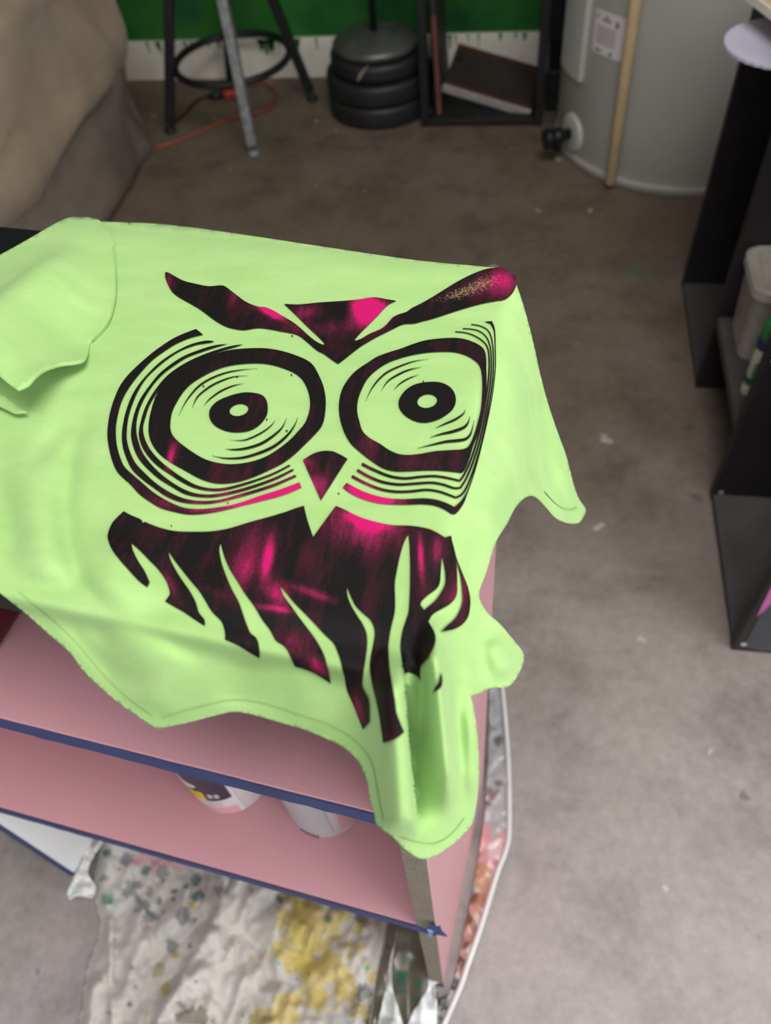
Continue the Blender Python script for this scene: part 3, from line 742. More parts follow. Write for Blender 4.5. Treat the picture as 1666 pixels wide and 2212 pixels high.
L_C4 = Z4([(990, 563), (920, 572), (830, 595), (730, 630), (630, 675), (540, 730), (470, 790), (400, 880), (350, 970), (320, 1060), (305, 1150), (325, 1230), (370, 1300), (430, 1360), (510, 1415), (580, 1460), (660, 1500), (760, 1522), (860, 1520), (980, 1490), (1100, 1450), (1200, 1410), (1297, 1358), (1288, 1350), (1200, 1396), (1100, 1436), (980, 1473), (860, 1502), (770, 1504), (680, 1483), (600, 1440), (520, 1385), (440, 1320), (380, 1250), (345, 1180), (333, 1110), (346, 1050), (376, 960), (427, 875), (492, 795), (562, 742), (650, 692), (750, 647), (850, 607), (930, 583)])
L_PUP = Z4([(765, 1020), (775, 980), (820, 935), (900, 900), (980, 880), (1050, 880), (1110, 895), (1140, 930), (1148, 980), (1140, 1030), (1100, 1085), (1040, 1125), (960, 1140), (880, 1132), (810, 1100), (775, 1060)])
R_OUT = Z5([(960, 522), (1050, 525), (1120, 545), (1170, 570), (1200, 600), (1212, 650), (1212, 720), (1210, 850), (1195, 950), (1175, 1050), (1150, 1150), (1120, 1230), (1100, 1300), (1070, 1380), (1045, 1405), (990, 1398), (900, 1390), (800, 1390), (700, 1395), (620, 1395), (540, 1375), (460, 1325), (390, 1270), (330, 1215), (290, 1150), (262, 1070), (250, 990), (255, 920), (275, 850), (320, 780), (370, 730), (430, 690), (500, 645), (580, 615), (660, 590), (740, 560), (830, 535)])
R_IN = Z5([(980, 613), (1050, 625), (1110, 650), (1160, 690), (1180, 740), (1185, 820), (1180, 920), (1170, 1000), (1150, 1080), (1125, 1160), (1095, 1225), (1060, 1248), (980, 1255), (880, 1262), (780, 1280), (700, 1287), (640, 1280), (580, 1255), (520, 1215), (450, 1175), (405, 1130), (385, 1070), (370, 1000), (375, 930), (395, 870), (430, 800), (480, 745), (560, 690), (650, 655), (750, 630), (860, 615)])
R_PUP = Z5([(640, 950), (650, 910), (690, 860), (750, 825), (830, 810), (910, 812), (970, 838), (1005, 880), (1015, 930), (1000, 980), (960, 1020), (900, 1055), (830, 1075), (760, 1070), (690, 1035), (650, 990)])
R_C4 = Z5([(275, 1500), (330, 1540), (420, 1580), (520, 1605), (620, 1612), (720, 1612), (800, 1610), (880, 1620), (940, 1645), (985, 1675), (1015, 1665), (1060, 1600), (1082, 1540), (1115, 1450), (1153, 1320), (1188, 1180), (1218, 1050), (1248, 900), (1271, 720), (1273, 600), (1270, 470), (1250, 412), (1200, 415),
            (1240, 428), (1262, 480), (1266, 600), (1264, 720), (1242, 900), (1211, 1050), (1180, 1180), (1146, 1320), (1107, 1450), (1070, 1540), (1038, 1590), (1000, 1625), (950, 1600), (880, 1578), (800, 1570), (700, 1575), (600, 1573), (500, 1555), (400, 1520), (300, 1468)])
BEAK = Z5([(15, 1320), (80, 1280), (140, 1262), (205, 1262), (260, 1285), (307, 1312), (250, 1400), (190, 1495), (132, 1586), (95, 1500), (50, 1400)])
BODY = Z6([(208, 170), (250, 195), (318, 224), (330, 248), (345, 240), (380, 255), (450, 280), (540, 300), (650, 305), (780, 302), (900, 282), (1020, 245), (1130, 215), (1250, 180), (1340, 148), (1385, 135), (1400, 200), (1420, 265), (1445, 338), (1500, 262), (1560, 180)]) + \
    Z7([(383, 135), (440, 160), (520, 200), (600, 228), (680, 248), (760, 262), (860, 265), (940, 275), (1000, 290), (1050, 315), (1092, 342), (1130, 328), (1135, 360), (1150, 420), (1165, 480), (1200, 570), (1235, 660), (1252, 740), (1250, 800), (1235, 860), (1200, 905), (1150, 935), (1100, 948), (1055, 960),
        (1100, 915), (1140, 880), (1175, 830), (1200, 760), (1200, 690), (1190, 600), (1170, 520), (1160, 492), (1165, 560), (1166, 640), (1165, 700), (1150, 740), (1110, 780), (1060, 810), (1010, 845), (985, 895), (1000, 920), (1020, 960), (1028, 1010), (1020, 1070), (1000, 1120), (960, 1160), (945, 1180), (940, 1220), (930, 1268), (900, 1240), (860, 1224), (817, 1228),
        (805, 1150), (803, 1060), (815, 960), (840, 880), (855, 830), (862, 740), (866, 620), (866, 500), (863, 400), (856, 322), (830, 370), (805, 450), (785, 540), (768, 640), (770, 740), (768, 830), (745, 930), (730, 1020), (728, 1100), (735, 1200), (750, 1300), (765, 1400), (775, 1480), (800, 1560), (818, 1605), (780, 1640), (740, 1665), (700, 1675),
        (690, 1600), (675, 1500), (655, 1400), (630, 1300), (612, 1200), (612, 1120), (625, 1040), (635, 980), (630, 930), (605, 880), (560, 840), (510, 790), (475, 720), (455, 665), (458, 720), (480, 780), (520, 850), (560, 910), (585, 970), (588, 1040), (580, 1120), (570, 1220), (565, 1300), (585, 1350), (608, 1400), (612, 1540), (568, 1588),
        (540, 1520), (500, 1420), (460, 1330), (440, 1240), (410, 1140), (370, 1040), (320, 985), (250, 910), (180, 840), (110, 770), (60, 710), (18, 660), (40, 720), (90, 790), (150, 870), (220, 960), (270, 1040), (310, 1120), (335, 1200), (350, 1285), (300, 1250), (240, 1215), (180, 1190), (118, 1172), (80, 1100), (40, 1050)]) + \
    Z6([(1200, 1015), (1160, 940), (1110, 870), (1060, 790), (1000, 710), (950, 630), (900, 550), (865, 470), (840, 380), (832, 420), (845, 500), (880, 600), (920, 690), (960, 760), (990, 840), (1010, 900), (1035, 965), (1075, 1000), (1095, 1060), (1097, 1117), (1040, 1085), (960, 1040), (870, 1005), (868, 960), (845, 890), (790, 830), (740, 750), (700, 690), (640, 620), (580, 545), (530, 480), (500, 432),
        (510, 480), (545, 550), (590, 620), (640, 690), (680, 760), (700, 830), (735, 880), (738, 922), (680, 885), (600, 830), (540, 795), (478, 757), (510, 710), (505, 680), (480, 620), (430, 550), (370, 490), (310, 430), (255, 380), (265, 430), (300, 500), (340, 560), (375, 635), (358, 668), (300, 625), (230, 550), (170, 480), (125, 415), (102, 350), (105, 310), (130, 250), (165, 210)])
SLIT = Z7([(1070, 465), (1063, 560), (1055, 640), (1030, 680), (980, 720), (945, 755), (932, 780), (955, 815), (970, 800), (1020, 755), (1060, 700), (1088, 640), (1090, 580), (1080, 510)])
SLIVER = Z7([(1058, 1215), (1066, 1260), (1060, 1310), (1022, 1358), (1040, 1310), (1050, 1260)])
# where the magenta underlayer shows: centre, radii, angle, strength
PINK = [((585, 675), 34, 10, 28, .95), ((788, 675), 34, 34, 0, 1.05), ((735, 672), 22, 20, 0, -.25), ((660, 675), 40, 14, 0, .30), ((820, 668), 40, 16, 10, .5), ((690, 712), 70, 16, 0, .25), ((1090, 610), 30, 34, 0, .40), ((1040, 620), 60, 22, -20, .30),
        ((520, 1088), 40, 12, -5, .45), ((590, 1072), 60, 13, -18, .95), ((430, 1100), 60, 12, 10, .40), ((630, 1040), 50, 40, -25, .40), ((480, 1075), 60, 30, 0, .40), ((790, 1070), 45, 14, 20, .95), ((840, 1080), 40, 14, 8, .5), ((780, 1035), 40, 30, 30, .35),
        ((370, 985), 8, 34, 12, .65), ((330, 1080), 50, 20, 35, .25), ((500, 1020), 40, 18, 0, .18), ((690, 1060), 20, 34, 0, .45), ((665, 1000), 16, 14, 0, .25), ((365, 605), 10, 22, 0, .40), ((505, 640), 14, 40, 15, .30),
        ((795, 1125), 46, 14, 16, .85), ((760, 1140), 50, 40, 10, .45), ((840, 1160), 60, 46, 0, .30), ((580, 1205), 12, 55, 8, .75), ((600, 1285), 26, 22, 40, .65), ((545, 1190), 34, 60, 0, .35), ((660, 1205), 26, 40, 0, .30), ((520, 1240), 30, 40, 0, .30), ((910, 1210), 7, 46, -3, .75), ((945, 1190), 16, 36, 0, .45), ((985, 1280), 22, 60, 0, .25), ((950, 1290), 40, 30, 0, .25),
        ((590, 1316), 50, 7, 8, .55), ((680, 1285), 60, 9, 20, .45), ((640, 1390), 36, 26, 0, .30), ((690, 1440), 26, 14, 30, .60), ((775, 1530), 14, 44, -15, .48), ((370, 1265), 10, 26, -30, .38), ((465, 1280), 30, 8, 20, .20), ((850, 1590), 26, 14, 0, .15), ((900, 1000), 60, 20, 0, .12), ((800, 960), 30, 40, 0, .15)]
WORN = [((1050, 612), 46, 24, -20, .58), ((985, 640), 40, 16, -20, .50), ((930, 655), 50, 10, -25, .25), ((830, 770), 40, 8, -20, .35), ((930, 745), 12, 16, 0, .4), ((870, 1050), 60, 8, 0, .35), ((800, 1150), 60, 30, 0, .12), ((855, 1600), 30, 10, 0, .4), ((640, 1095), 20, 8, 0, .35), ((940, 1330), 12, 20, 0, .3)]
def blobs(xy, lst):
    r = np.zeros(len(xy))
    for (c, rx, ry, ang, s_) in lst:
        a = math.radians(ang); dx = xy[:, 0] - c[0]; dy = xy[:, 1] - c[1]
        X = (dx * math.cos(a) + dy * math.sin(a)) / rx; Y = (-dx * math.sin(a) + dy * math.cos(a)) / ry
        q = np.exp(-(X * X + Y * Y) ** 1.1 * 0.8)
        r += s_ * q
    return r
def ink(name, loops, step=6.0, label=None):
    Ls = [(smoothpath(L, 4, True, 42) if isinstance(L, list) else L) for L in loops]
    V2, F2 = fill(Ls, step)
    V3 = cloth(V2, 0.0007)
    o = add(name, V3, ccw(V3, F2), M['ink'], shirt, smooth=True, label=label)
    set_attr(o, 'pink', np.clip(blobs(V2, PINK) + 0.015, -0.3, 1.1)); set_attr(o, 'worn', blobs(V2, WORN))
    return o
ink('owl_brow', [BROW], 5, 'dark owl brows with magenta showing through')
ink('owl_eye_ring', [L_OUT, L_IN], 5)
ink('owl_eye_ring', [R_OUT, R_IN], 5)
ink('owl_pupil', [L_PUP, ell(*Z4([(960, 993)])[0], 20.5, 12.8, -12)], 5)
ink('owl_pupil', [R_PUP, ell(*Z5([(828, 935)])[0], 21.5, 14.6, -10)], 5)
for L in (L_C1, L_C2, L_C3, L_C4, R_C4): ink('owl_eye_arc', [L], 5)
for pts, w in (([(1080, 722), (980, 730), (880, 748), (780, 785), (700, 835), (640, 900), (600, 960), (565, 1032)], 11), ([(1020, 768), (930, 775), (850, 800), (770, 840), (700, 895), (670, 940), (655, 982)], 11), ([(990, 820), (920, 835), (840, 870), (770, 920), (730, 965)], 10),
               ([(1200, 1055), (1170, 1095), (1110, 1140), (1040, 1175), (980, 1192), (905, 1190)], 10), ([(1270, 1050), (1240, 1110), (1180, 1165), (1100, 1215), (1000, 1245), (920, 1252), (873, 1248)], 17), ([(1345, 1040), (1320, 1100), (1270, 1165), (1190, 1230), (1090, 1275), (980, 1305), (870, 1308), (785, 1292)], 18)):
    ink('owl_eye_line', [ribbon(Z4(pts), w / 3.029)], 5)
for pts, w in (([(835, 660), (740, 675), (640, 710), (560, 750), (500, 805), (455, 870), (425, 935)], 11), ([(790, 712), (710, 730), (640, 760), (570, 805), (525, 870)], 11), ([(775, 762), (710, 785), (650, 820), (605, 865)], 8),
               ([(1078, 990), (1060, 1020), (1010, 1055), (940, 1085), (880, 1112)], 13), ([(1105, 1035), (1090, 1080), (1060, 1110), (990, 1135), (920, 1150), (845, 1173)], 19), ([(1130, 1060), (1110, 1140), (1080, 1180), (1030, 1192), (950, 1200), (860, 1220), (765, 1243)], 19)):
    ink('owl_eye_line', [ribbon(Z5(pts), w / 3.029)], 5)
for pts in ([(335, 1425), (420, 1470), (520, 1510), (620, 1527), (720, 1525), (820, 1515), (900, 1525), (960, 1545), (1010, 1565), (1050, 1540), (1090, 1470), (1140, 1330), (1180, 1180), (1213, 1020), (1243, 850), (1256, 700), (1253, 560), (1230, 480), (1180, 445), (1115, 432)],
            [(370, 1385), (450, 1430), (540, 1465), (640, 1480), (740, 1475), (850, 1468), (930, 1480), (1000, 1503), (1040, 1500), (1080, 1430), (1130, 1300), (1170, 1160), (1208, 980), (1233, 820), (1243, 690), (1238, 580), (1210, 510), (1150, 470), (1060, 460)],
            [(400, 1345), (480, 1385), (580, 1425), (680, 1440), (780, 1430), (870, 1425), (950, 1435), (1035, 1455), (1065, 1410), (1112, 1300), (1162, 1130), (1200, 950), (1224, 780), (1230, 650), (1215, 570), (1160, 520), (1090, 490), (1010, 480)]):
    ink('owl_eye_arc', [ribbon(Z5(pts), 19 / 3.029, 5, False, 6 / 3.029)], 5)
ink('owl_beak', [BEAK], 5)
ink('owl_feathers', [BODY, SLIT], 6, 'dark owl breast feathers with magenta streaks')
ink('owl_feathers', [SLIVER], 5)
# stray specks of ink
sr = random.Random(5)
for (x, y) in [(440, 836), (513, 816), (424, 1110), (371, 1138), (306, 863), (630, 812), (577, 908), (632, 728), (1035, 925), (732, 1068), (337, 862), (470, 1045), (493, 1088), (620, 933), (915, 826)]:
    L = np.array([(x + sr.uniform(1.2, 2.6) * math.cos(a), y + sr.uniform(1.2, 2.8) * math.sin(a)) for a in [2 * math.pi * k / 7 for k in range(7)]])
    ink('ink_speck', [L], 4)

# ------------------------------------------------------------------ drop cloth and plastic on the floor
def splats(XY, base, lst, nz):
    """paint colours on a sheet; lst: (x, y, r, colour, ragged)"""
    c = np.tile(np.array(base, float), (len(XY), 1))
    for (x, y, r, colr, rag) in lst:
        d = np.hypot(XY[:, 0] - x, XY[:, 1] - y) + rag * r * 1.6 * nz(XY[:, 0] * 0.045 + x, XY[:, 1] * 0.045) + rag * r * .8 * nz(XY[:, 0] * 0.12, XY[:, 1] * 0.12 + y)
        k = np.clip((r - d) / max(2.0, r * 0.18), 0, 1)[:, None] * colr[3]
        c[:, :3] = c[:, :3] * (1 - k) + np.array(colr[:3]) * k
    return np.c_[c, np.ones(len(c))]
CLOTH = [(196, 1770), (214, 1832), (205, 1880), (201, 1930), (214, 1985), (208, 2030), (192, 2075), (180, 2130), (173, 2190), (150, 2290), (95, 2400), (180, 2490), (380, 2470), (560, 2530), (700, 2480), (800, 2380), (790, 2290), (796, 2212), (806, 2150), (822, 2070), (834, 1990), (838, 1930), (838, 1850), (700, 1790), (450, 1740), (280, 1720)]
V2, F2 = fill([smoothpath(CLOTH, 5, True, 80)], 6.5)
na, nb, nc = Noise(21), Noise(22), Noise(23)
P0 = np.array([atz(x, y, 0.0) for x, y in V2])
dE, _ = seglen_dist(V2[:, 0], V2[:, 1], CLOTH + CLOTH[:1])
rot = lambda a: (V2[:, 0] * math.cos(a) + V2[:, 1] * math.sin(a), -V2[:, 0] * math.sin(a) + V2[:, 1] * math.cos(a))
ax, ay = rot(0.9); hx, hy = rot(0.35)
hgt = 0.010 + 0.022 * np.abs(na(ax / 60, ay / 150)) * 2 + 0.018 * np.abs(nb(hx / 26, hy / 70)) * 2 + 0.007 * nc(V2[:, 0] / 12, V2[:, 1] / 16)
dR, sR = seglen_dist(V2[:, 0], V2[:, 1], [(500, 1800), (486, 1900), (478, 1960), (430, 2060), (360, 2170), (330, 2240)])
sgn = np.sign((V2[:, 0] - 480) + (V2[:, 1] - 1950) * 0.55)
hgt += 0.030 * np.exp(-(dR / 60) ** 2) * (sgn > 0) + 0.030 * np.exp(-(dR / 14) ** 2) * (sgn <= 0)
dG, _ = seglen_dist(V2[:, 0], V2[:, 1], [(240, 1990), (240, 2080), (243, 2200)]); hgt += 0.010 * np.exp(-(dG / 7) ** 2)
hgt = hgt * np.clip(dE / 25, 0.12, 1) + 0.001
P0 = CAMPOS + (P0 - CAMPOS) * ((HC - hgt) / HC)[:, None]
cl = add('drop_cloth', P0, ccw(P0, F2), M['canvas'], None, loc=(atz(480, 2050)[0], atz(480, 2050)[1], 0), smooth=True, solid=0.0012)
tag(cl, 'crumpled grey canvas drop cloth splattered with paint under the bookcase', 'drop cloth')
teal = (0.07, 0.15, 0.13, .8); dk = (0.12, 0.14, 0.15, .65); yel = (0.55, 0.44, 0.13, .8); mus = (0.42, 0.33, 0.10, .8); grn = (0.08, 0.33, 0.19, .8); pk = (0.55, 0.22, 0.27, .6); olive = (0.28, 0.28, 0.10, .7)
LST = [(640, 1975, 46, yel, 1.2), (690, 2030, 62, yel, 1.3), (650, 2060, 40, yel, 1.4), (720, 2100, 50, yel, 1.4), (700, 2160, 30, yel, 1.3), (640, 1935, 34, mus, 1.2), (600, 2180, 36, yel, 1.3), (570, 2205, 26, mus, 1.2), (760, 2130, 26, mus, 1.2), (790, 2190, 24, mus, 1.0), (600, 2050, 16, yel, 1.3), (340, 2095, 17, olive, .7), (377, 2062, 9, mus, .8), (417, 1955, 8, mus, .8), (357, 2135, 10, mus, 1.0), (230, 1945, 15, grn, .8), (320, 1843, 20, pk, 1.2), (365, 1855, 16, pk, 1.2), (340, 1873, 12, pk, 1.2), (420, 1895, 12, teal, 1.0),
       (300, 1945, 26, dk, 1.2), (275, 1915, 18, dk, 1.2), (395, 1970, 18, dk, .9), (428, 1935, 13, teal, .6), (325, 1985, 14, dk, .9), (402, 1915, 6, teal, .6), (422, 1985, 6, teal, .6), (345, 1945, 7, teal, .6), (375, 1942, 5, teal, .6), (368, 2045, 12, dk, 1.0), (410, 2044, 5, (0.1, .06, .05, .9), .5), (560, 2065, 7, pk, .6), (545, 2070, 7, yel, .8), (280, 2170, 7, teal, .6), (390, 2170, 14, dk, 1.0), (420, 2200, 26, (0.16, .14, .1, .8), 1.0), (310, 1875, 11, teal, .9), (605, 1945, 9, teal, 1.0), (710, 1985, 12, teal, 1.0), (785, 1985, 14, teal, 1.0), (810, 1960, 10, teal, 1), (800, 1985, 22, (0.33, .22, .16, .6), 1), (720, 1960, 26, (0.26, .25, .26, .6), 1), (770, 2010, 18, mus, 1), (795, 2090, 8, grn, .8), (785, 2140, 14, dk, 1)]
sr = random.Random(9)
for i in range(70): LST.append((sr.uniform(215, 820), sr.uniform(1800, 2212), sr.uniform(1.6, 5), sr.choice([teal, dk, teal, mus, pk]), .6))
for i in range(16): LST.append((sr.uniform(220, 480), sr.uniform(1810, 2010), sr.uniform(6, 13), sr.choice([teal, dk, dk]), 1.0))
set_attr(cl, 'paint', splats(V2, (0.53, 0.505, 0.475), LST, Noise(31)), 'FLOAT_COLOR')

def film(name, poly, hfun, base, lst, label, cat, alpha, step=7.0, th=0.0008, seed=41):
    V2, F2 = fill([smoothpath(poly, 5, True, 70)], step)
    h = hfun(V2); P = np.array([atz(x, y, 0.0) for x, y in V2]); P = CAMPOS + (P - CAMPOS) * ((HC - h) / HC)[:, None]
    c = P.mean(0); o = add(name, P, ccw(P, F2), M['film'], None, loc=(c[0], c[1], 0), smooth=True, solid=th)
    cc = splats(V2, base, lst, Noise(seed)); cc[:, 3] = alpha(V2) if callable(alpha) else alpha
    set_attr(o, 'paint', cc, 'FLOAT_COLOR'); tag(o, label, cat); return o
nf = Noise(51); ng = Noise(52)
SIDE = [(1083, 1470), (1090, 1540), (1098, 1650), (1100, 1790), (1092, 1838), (1076, 1880), (1056, 1945), (1036, 2010), (1010, 2085), (997, 2125), (982, 2160), (950, 2235), (930, 2290), (905, 2330), (890, 2310), (915, 2260), (938, 2215), (948, 2160), (975, 2135), (1000, 2025), (1026, 1895), (1044, 1780), (1050, 1700), (1056, 1560), (1056, 1470)]
side = film('plastic_sheet', SIDE, lambda q: 0.004 + 0.004 * (nf(q[:, 0] / 22, q[:, 1] / 40) + .5) + 0.003 * (ng(q[:, 0] / 10, q[:, 1] / 12) + .5), (0.43, 0.42, 0.43),
            [(1062, 1835, 40, (0.66, 0.30, 0.33, .85), .5), (1050, 1800, 22, (0.66, 0.28, 0.31, .7), .6), (1075, 1840, 22, (0.72, 0.55, 0.56, .8), .4), (1035, 1890, 30, (0.50, 0.25, 0.13, .9), .4), (1048, 1925, 30, (0.52, 0.29, 0.18, .9), .4), (1030, 1960, 36, (0.46, 0.22, 0.15, .9), .3), (1012, 2020, 34, (0.44, 0.21, 0.155, .9), .3), (996, 2080, 30, (0.42, 0.20, 0.15, .9), .3),
             (1002, 2040, 14, (0.15, 0.055, 0.035, .9), .4), (1012, 1985, 13, (0.15, 0.055, 0.035, .9), .4), (1020, 1940, 12, (0.16, 0.06, 0.035, .9), .4), (994, 2080, 13, (0.13, 0.05, 0.035, .9), .4), (984, 2125, 14, (0.05, 0.03, 0.03, .9), .4), (1060, 1570, 12, (0.20, 0.13, 0.13, .8), .8), (1078, 1600, 12, (0.12, 0.09, 0.09, .8), .8), (1072, 1690, 12, (0.12, 0.10, 0.10, .8), .8), (1060, 1715, 15, (0.26, 0.14, 0.14, .8), .8), (1050, 1735, 12, (0.16, 0.10, 0.10, .8), .8), (960, 2170, 24, (0.06, 0.055, 0.05, .9), .4), (955, 2210, 24, (0.06, 0.055, 0.05, .9), .4), (1070, 1905, 14, (0.6, 0.52, 0.30, .7), .6)],
            'clear plastic sheet stained brown and pink along the right foot of the bookcase', 'plastic sheet', 0.93)
rim = smoothpath([(1083, 1470), (1090, 1540), (1098, 1650), (1100, 1790), (1092, 1838), (1076, 1880), (1056, 1945), (1036, 2010), (1010, 2085), (997, 2125), (982, 2160), (950, 2235), (930, 2290), (905, 2330)], 5)
add('rim', *tube([atz(x, y, 0.009) for x, y in rim], 0.0034, 8), M['film_rim'], side, smooth=True, label='whitish rolled edge')
RSH = [(842, 1930), (838, 2000), (830, 2050), (815, 2120), (800, 2230), (780, 2330), (860, 2380), (915, 2300), (940, 2250), (948, 2160), (938, 2100), (925, 2040), (915, 1990), (880, 1950)]
nh = Noise(53)
rsh = film('plastic_film', RSH, lambda q: 0.003 + 0.006 * (nh(q[:, 0] / 26, q[:, 1] / 50) + .5), (0.13, 0.115, 0.085),
           [(880, 2075, 10, (0.035, 0.13, 0.085, .9), .6), (872, 2110, 16, (0.035, 0.13, 0.085, .9), .6), (890, 2060, 7, (0.035, 0.13, 0.085, .9), .6), (905, 2128, 9, (0.035, 0.13, 0.085, .8), .6), (898, 2160, 7, (0.035, 0.13, 0.085, .8), .6), (870, 2140, 12, (0.035, 0.13, 0.085, .8), .6), (930, 2080, 6, (0.04, 0.10, 0.08, .8), .6), (850, 1990, 14, (0.10, 0.12, 0.09, .7), .6), (838, 2045, 8, (0.03, 0.02, 0.03, .9), .6)],
           'dull olive plastic film with green paint strokes beside the drop cloth', 'plastic film', 1.0)
WH1 = [(858, 2010), (852, 2040), (843, 2070), (835, 2120), (828, 2160), (812, 2230), (800, 2310), (840, 2350), (872, 2300), (876, 2240), (862, 2180), (850, 2140), (846, 2090), (852, 2050)]
film('plastic_scrap', WH1, lambda q: 0.013 + 0.010 * (ng(q[:, 0] / 14, q[:, 1] / 30) + .5), (0.56, 0.60, 0.57), [(840, 2210, 14, (0.2, 0.2, 0.2, .5), .6)], 'pale greenish strip of crumpled plastic beside the drop cloth', 'plastic scrap', 1.0, 5, seed=43)
WH2 = [(928, 2095), (938, 2098), (946, 2108), (950, 2122), (936, 2128), (931, 2140), (942, 2158), (944, 2180), (941, 2235), (930, 2300), (895, 2340), (862, 2300), (872, 2240), (890, 2190), (905, 2165), (922, 2140), (926, 2115)]
film('plastic_scrap', WH2, lambda q: 0.012 + 0.016 * (nf(q[:, 0] / 16, q[:, 1] / 24) + .5), (0.80, 0.82, 0.83), [(932, 2100, 7, (0.55, 0.72, 0.72, .8), .5)], 'glossy white plastic wrapper at the foot of the bare panel edge', 'plastic scrap', 1.0, 5, seed=44)
WH3 = [(192, 1790), (186, 1830), (172, 1872), (158, 1895), (146, 1928), (150, 1944), (168, 1936), (200, 1940), (206, 1915), (190, 1890), (192, 1872), (205, 1845), (225, 1815), (234, 1800), (226, 1800), (205, 1825), (196, 1832), (202, 1796)]
film('plastic_scrap', WH3, lambda q: 0.020 + 0.010 * (nf(q[:, 0] / 10, q[:, 1] / 14) + .5), (0.70, 0.69, 0.68), [(160, 1922, 12, (0.60, 0.76, 0.73, .6), .5), (205, 1860, 10, (.4, .38, .35, .6), .6)], 'torn white plastic strip hanging out by the white panel corner', 'plastic scrap', 1.0, 4.5, seed=45)

# ------------------------------------------------------------------ water heater
TC = (0.381, 2.105); TR = 0.312
wh = thing('water_heater', (*TC, 0), 'tall grey enamel water heater tank with drain valve and paper label', 'water heater')
add('tank', *lathe([(TR - 0.004, 0.0), (TR - 0.002, 0.012), (TR - 0.002, 0.046), (TR, 0.050), (TR, 1.15), (TR - 0.02, 1.19), (TR - 0.10, 1.21)], (*TC, 0), 96), M['tank'], wh, smooth=True)
add('base_ring', *lathe([(TR + 0.0015, 0.0), (TR + 0.0015, 0.020), (TR + 0.0002, 0.023)], (*TC, 0), 96), M['tank'], wh, smooth=True, label='rolled steel ring at the foot')
def angp(px, py, r=TR):
    p = oncyl(px, py, TC, r); return math.atan2(p[1] - TC[1], p[0] - TC[0]), p[2]
a0, zb = angp(1230, 200); a1, _ = angp(1258, 200)
if a0 < 0: a0 += 2 * math.pi
if a1 < 0: a1 += 2 * math.pi
pa = add('access_panel', *arc_patch((*TC, 0), TR - 0.001, a1 - 0.34, a1, 0.20, 0.75, 16, None, 0.014), M['tank_panel'], wh, bevel=0.003)
c1, c2 = angp(1284, 13), angp(1280, 108); c3 = angp(1358, 46)
fix = lambda a: a + 2 * math.pi if a < 0 else a
la0, la1 = fix(c2[0]), fix(c3[0]); lz1, lz0 = c1[1], c2[1]
lab = add('label', *arc_patch((*TC, 0), TR + 0.0006, la0, la1 + 0.03, lz0, lz1, 16, None, 0.0008), M['paper'], wh, label='white paper instruction label')
def lmark(fx0, fx1, fz0, fz1):
    w = la1 + 0.03 - la0
    add('print_mark', *arc_patch((*TC, 0), TR + 0.0016, la0 + w * fx0, la0 + w * fx1, lz0 + (lz1 - lz0) * fz0, lz0 + (lz1 - lz0) * fz1, 4, None, 0.0004), M['print_grey'], lab)
lmark(0.07, 0.10, 0.80, 0.93); lmark(0.10, 0.28, 0.06, 0.12); lmark(0.52, 0.62, 0.05, 0.12); lmark(0.62, 0.70, 0.72, 0.86)
for i in range(7): lmark(0.10, 0.66, 0.26 + i * 0.062, 0.275 + i * 0.062)
lmark(0.24, 0.50, 0.80, 0.84); lmark(0.30, 0.44, 0.88, 0.91)
va, vz = angp(1236, 287)
va = fix(va)
dv = np.array([math.cos(va), math.sin(va), 0]); vp = np.array([*TC, 0]) + dv * TR + EZ * vz
def disc(c, axis, prof, seg=28):
    axis = np.array(axis, float); axis /= np.linalg.norm(axis); n = np.cross(axis, (0, 0, 1.0))
    if np.linalg.norm(n) < 1e-3: n = np.array((1.0, 0, 0))
    n /= np.linalg.norm(n); b = np.cross(axis, n); V, F = [], []
    for r, t in prof:
        for k in range(seg):
            a = 2 * math.pi * k / seg; V.append(np.array(c) + axis * t + r * (math.cos(a) * n + math.sin(a) * b))
    for i in range(len(prof) - 1):
        for k in range(seg): F.append((i * seg + k, i * seg + (k + 1) % seg, (i + 1) * seg + (k + 1) % seg, (i + 1) * seg + k))
    F.append(tuple(range(seg - 1, -1, -1))); F.append(tuple((len(prof) - 1) * seg + k for k in range(seg)))
    return V, F
add('escutcheon', *disc(vp, dv, [(0.046, -0.012), (0.046, 0.003), (0.038, 0.006), (0.014, 0.007)]), M['tank_panel'], wh, smooth=True)
dvw = dv
vv = add('drain_valve', *disc(vp, dvw, [(0.013, 0.0), (0.013, 0.030), (0.020, 0.031), (0.020, 0.050), (0.011, 0.052), (0.011, 0.060)]), M['valve'], wh, smooth=True)
add('spout', *tube([vp + dvw * 0.036, vp + dvw * 0.040 - EZ * 0.03], 0.013, 16), M['valve'], vv, smooth=True)
add('valve_knob', *disc(vp + dvw * 0.058, dvw, [(0.012, 0), (0.024, 0.003), (0.024, 0.014), (0.010, 0.018)], 16), M['valve'], vv, smooth=True)

# dowel leaning on the tank
da, dz = angp(1321, 384, TR + 0.014); da = fix(da)
db_, dz2 = angp(1374, 6, TR + 0.014); db_ = fix(db_)
pb = np.array([TC[0] + (TR + 0.016) * math.cos(da), TC[1] + (TR + 0.016) * math.sin(da), 0.011])
pt = np.array([TC[0] + (TR + 0.0155) * math.cos(db_), TC[1] + (TR + 0.0155) * math.sin(db_), dz2])
pt2 = pb + (pt - pb) * 2.2
